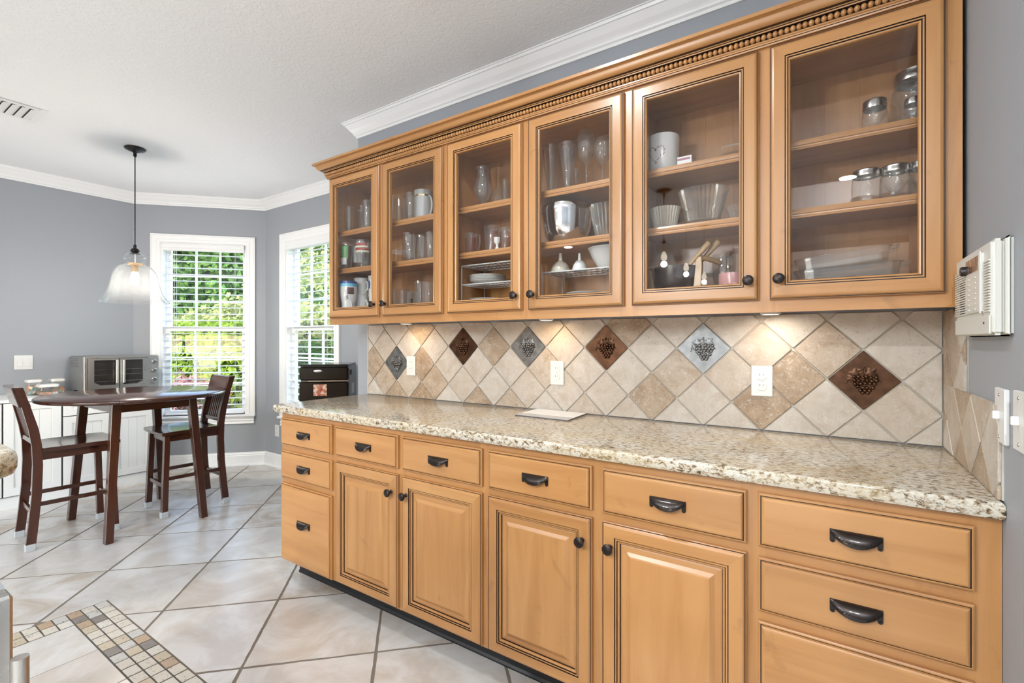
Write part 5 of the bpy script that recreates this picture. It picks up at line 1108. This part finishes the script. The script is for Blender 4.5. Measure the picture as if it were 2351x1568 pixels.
# -- door 6
def jar(label, x, Y, z, r, h, lidh, quilt=False, group=None, neck=.86):
    o = thing('glass_jar', label, 'jar', (x, Y, z), 0, group); hb = h-lidh
    if quilt:
        mb = MB(); seg = 48; rows = []; Z = [0, .004]+[.008+(hb*.80-.008)*k/10 for k in range(11)]+[hb*.90, hb]
        for k, zz in enumerate(Z):
            row = []
            for i in range(seg):
                a = 2*math.pi*i/seg; base_ = r*.94 if k == 0 else (r if zz <= hb*.82 else (r*.95 if zz < hb*.95 else r*neck)); q_ = 1+(.035*math.cos(a*8)*math.cos(zz*130) if 1 < k < 13 else 0); row.append((base_*q_*math.cos(a), base_*q_*math.sin(a), zz))
            rows.append(row)
        mb.v = [p for rw in rows for p in rw]; mb.f = [(k*seg+i, k*seg+(i+1)%seg, (k+1)*seg+(i+1)%seg, (k+1)*seg+i) for k in range(len(rows)-1) for i in range(seg)] + [tuple(range(seg))[::-1]]; mb.m = [0]*len(mb.f); mb.build('jar_body', 'ware_glass', o, smooth=40)
    else: MB().lathe(shell([(r*.92,0),(r,.006),(r,hb*.72),(r*.95,hb*.84),(r*neck,hb*.93),(r*neck,hb)]), seg=36).build('jar_body', 'ware_glass', o, smooth=50)
    MB().lathe([(0,h-.001),(r*neck*.93,h-.001),(r*neck*.97,h),(r*neck*1.04,h-.003),(r*neck*1.03,h-lidh*.5),(r*neck*1.06,h-lidh*.6),(r*neck*1.05,h-lidh),(r*neck*1.0,h-lidh)], seg=40).build('lid', 'lid_metal', o, smooth=40)
    return o
YJ = 1.868
w, h = sz(1979, 2038, 232, YJ, S3); jar('squat clear jar with a silver lid on the top jar shelf', ax(2008, YJ), YJ, S3, .034, h, .026)
h = az(2095, 163, 1.90)-S3; bj = jar('big clear storage jar with silver lid and a small jar in front', ax(2104, 1.91), 1.915, S3, .064, h, .032, neck=.82); h2 = az(2098, 220, 1.84)-S3
jar('small clear jar standing before the big storage jar', ax(2098, 1.835), 1.835, S3, .026, h2*.86, .018)
h = az(1990, 392, YJ)-S2
for i, (u, lb) in enumerate(((1989, 'quilted glass canning jar with silver lid, farthest from the wall in its row'), (2055, 'smooth glass canning jar with silver lid between two quilted ones'), (2122, 'quilted glass canning jar with silver lid beside the cabinet side'))): jar(lb, ax(u, YJ), YJ, S2, .0385, h, .020, i != 1, 'canning jars on the middle shelf', .90)
def baking_dish(label, xc, yc, z, L, D, h, tilt, rz):
    o = thing('baking_dish', label, 'dish', (xc, yc, z), R(rz), 'glass baking dishes on the cabinet floor'); o.rotation_euler.y = R(tilt)
    def rr(hw, hd, r, zz, n=5): return [(sx*(hw-r)+r*math.cos(a0+a), sy*(hd-r)+r*math.sin(a0+a), zz) for sx, sy, a0 in ((1,1,0),(-1,1,math.pi/2),(-1,-1,math.pi),(1,-1,1.5*math.pi)) for a in [math.pi/2*k/n for k in range(n+1)]]
    lp = [rr(L*.93,D*.92,.02,0), rr(L*.95,D*.95,.024,.004), rr(L,D,.028,h-.004), rr(L+.006,D+.006,.03,h), rr(L-.002,D-.002,.028,h), rr(L*.93,D*.92,.02,.006)]; n_ = len(lp[0]); mb = MB(); mb.v = [p for l in lp for p in l]
    mb.f = [(k*n_+i, k*n_+(i+1)%n_, (k+1)*n_+(i+1)%n_, (k+1)*n_+i) for k in range(len(lp)-1) for i in range(n_)] + [tuple(range(n_))[::-1], tuple((len(lp)-1)*n_+i for i in range(n_))]; mb.m = [0]*len(mb.f); mb.build('dish', 'ware_glass', o, smooth=40)
    for sx in (-1, 1): MB().tube([(sx*(L), -.035, h-.006), (sx*(L+.022), -.030, h-.003), (sx*(L+.022), .030, h-.003), (sx*(L), .035, h-.006)], .006, 8).build('handle', 'ware_glass', o, smooth=50)
baking_dish('large rectangular glass baking dish, lowest of its stack', .028, 1.918, S1, .150, .095, .058, 0, 0); baking_dish('rectangular glass baking dish in the middle of its stack', .030, 1.918, S1+.062, .138, .088, .050, -2.5, 0); baking_dish('rectangular glass baking dish tilted on top of its stack', .020, 1.920, S1+.112, .125, .082, .045, -6, 0)
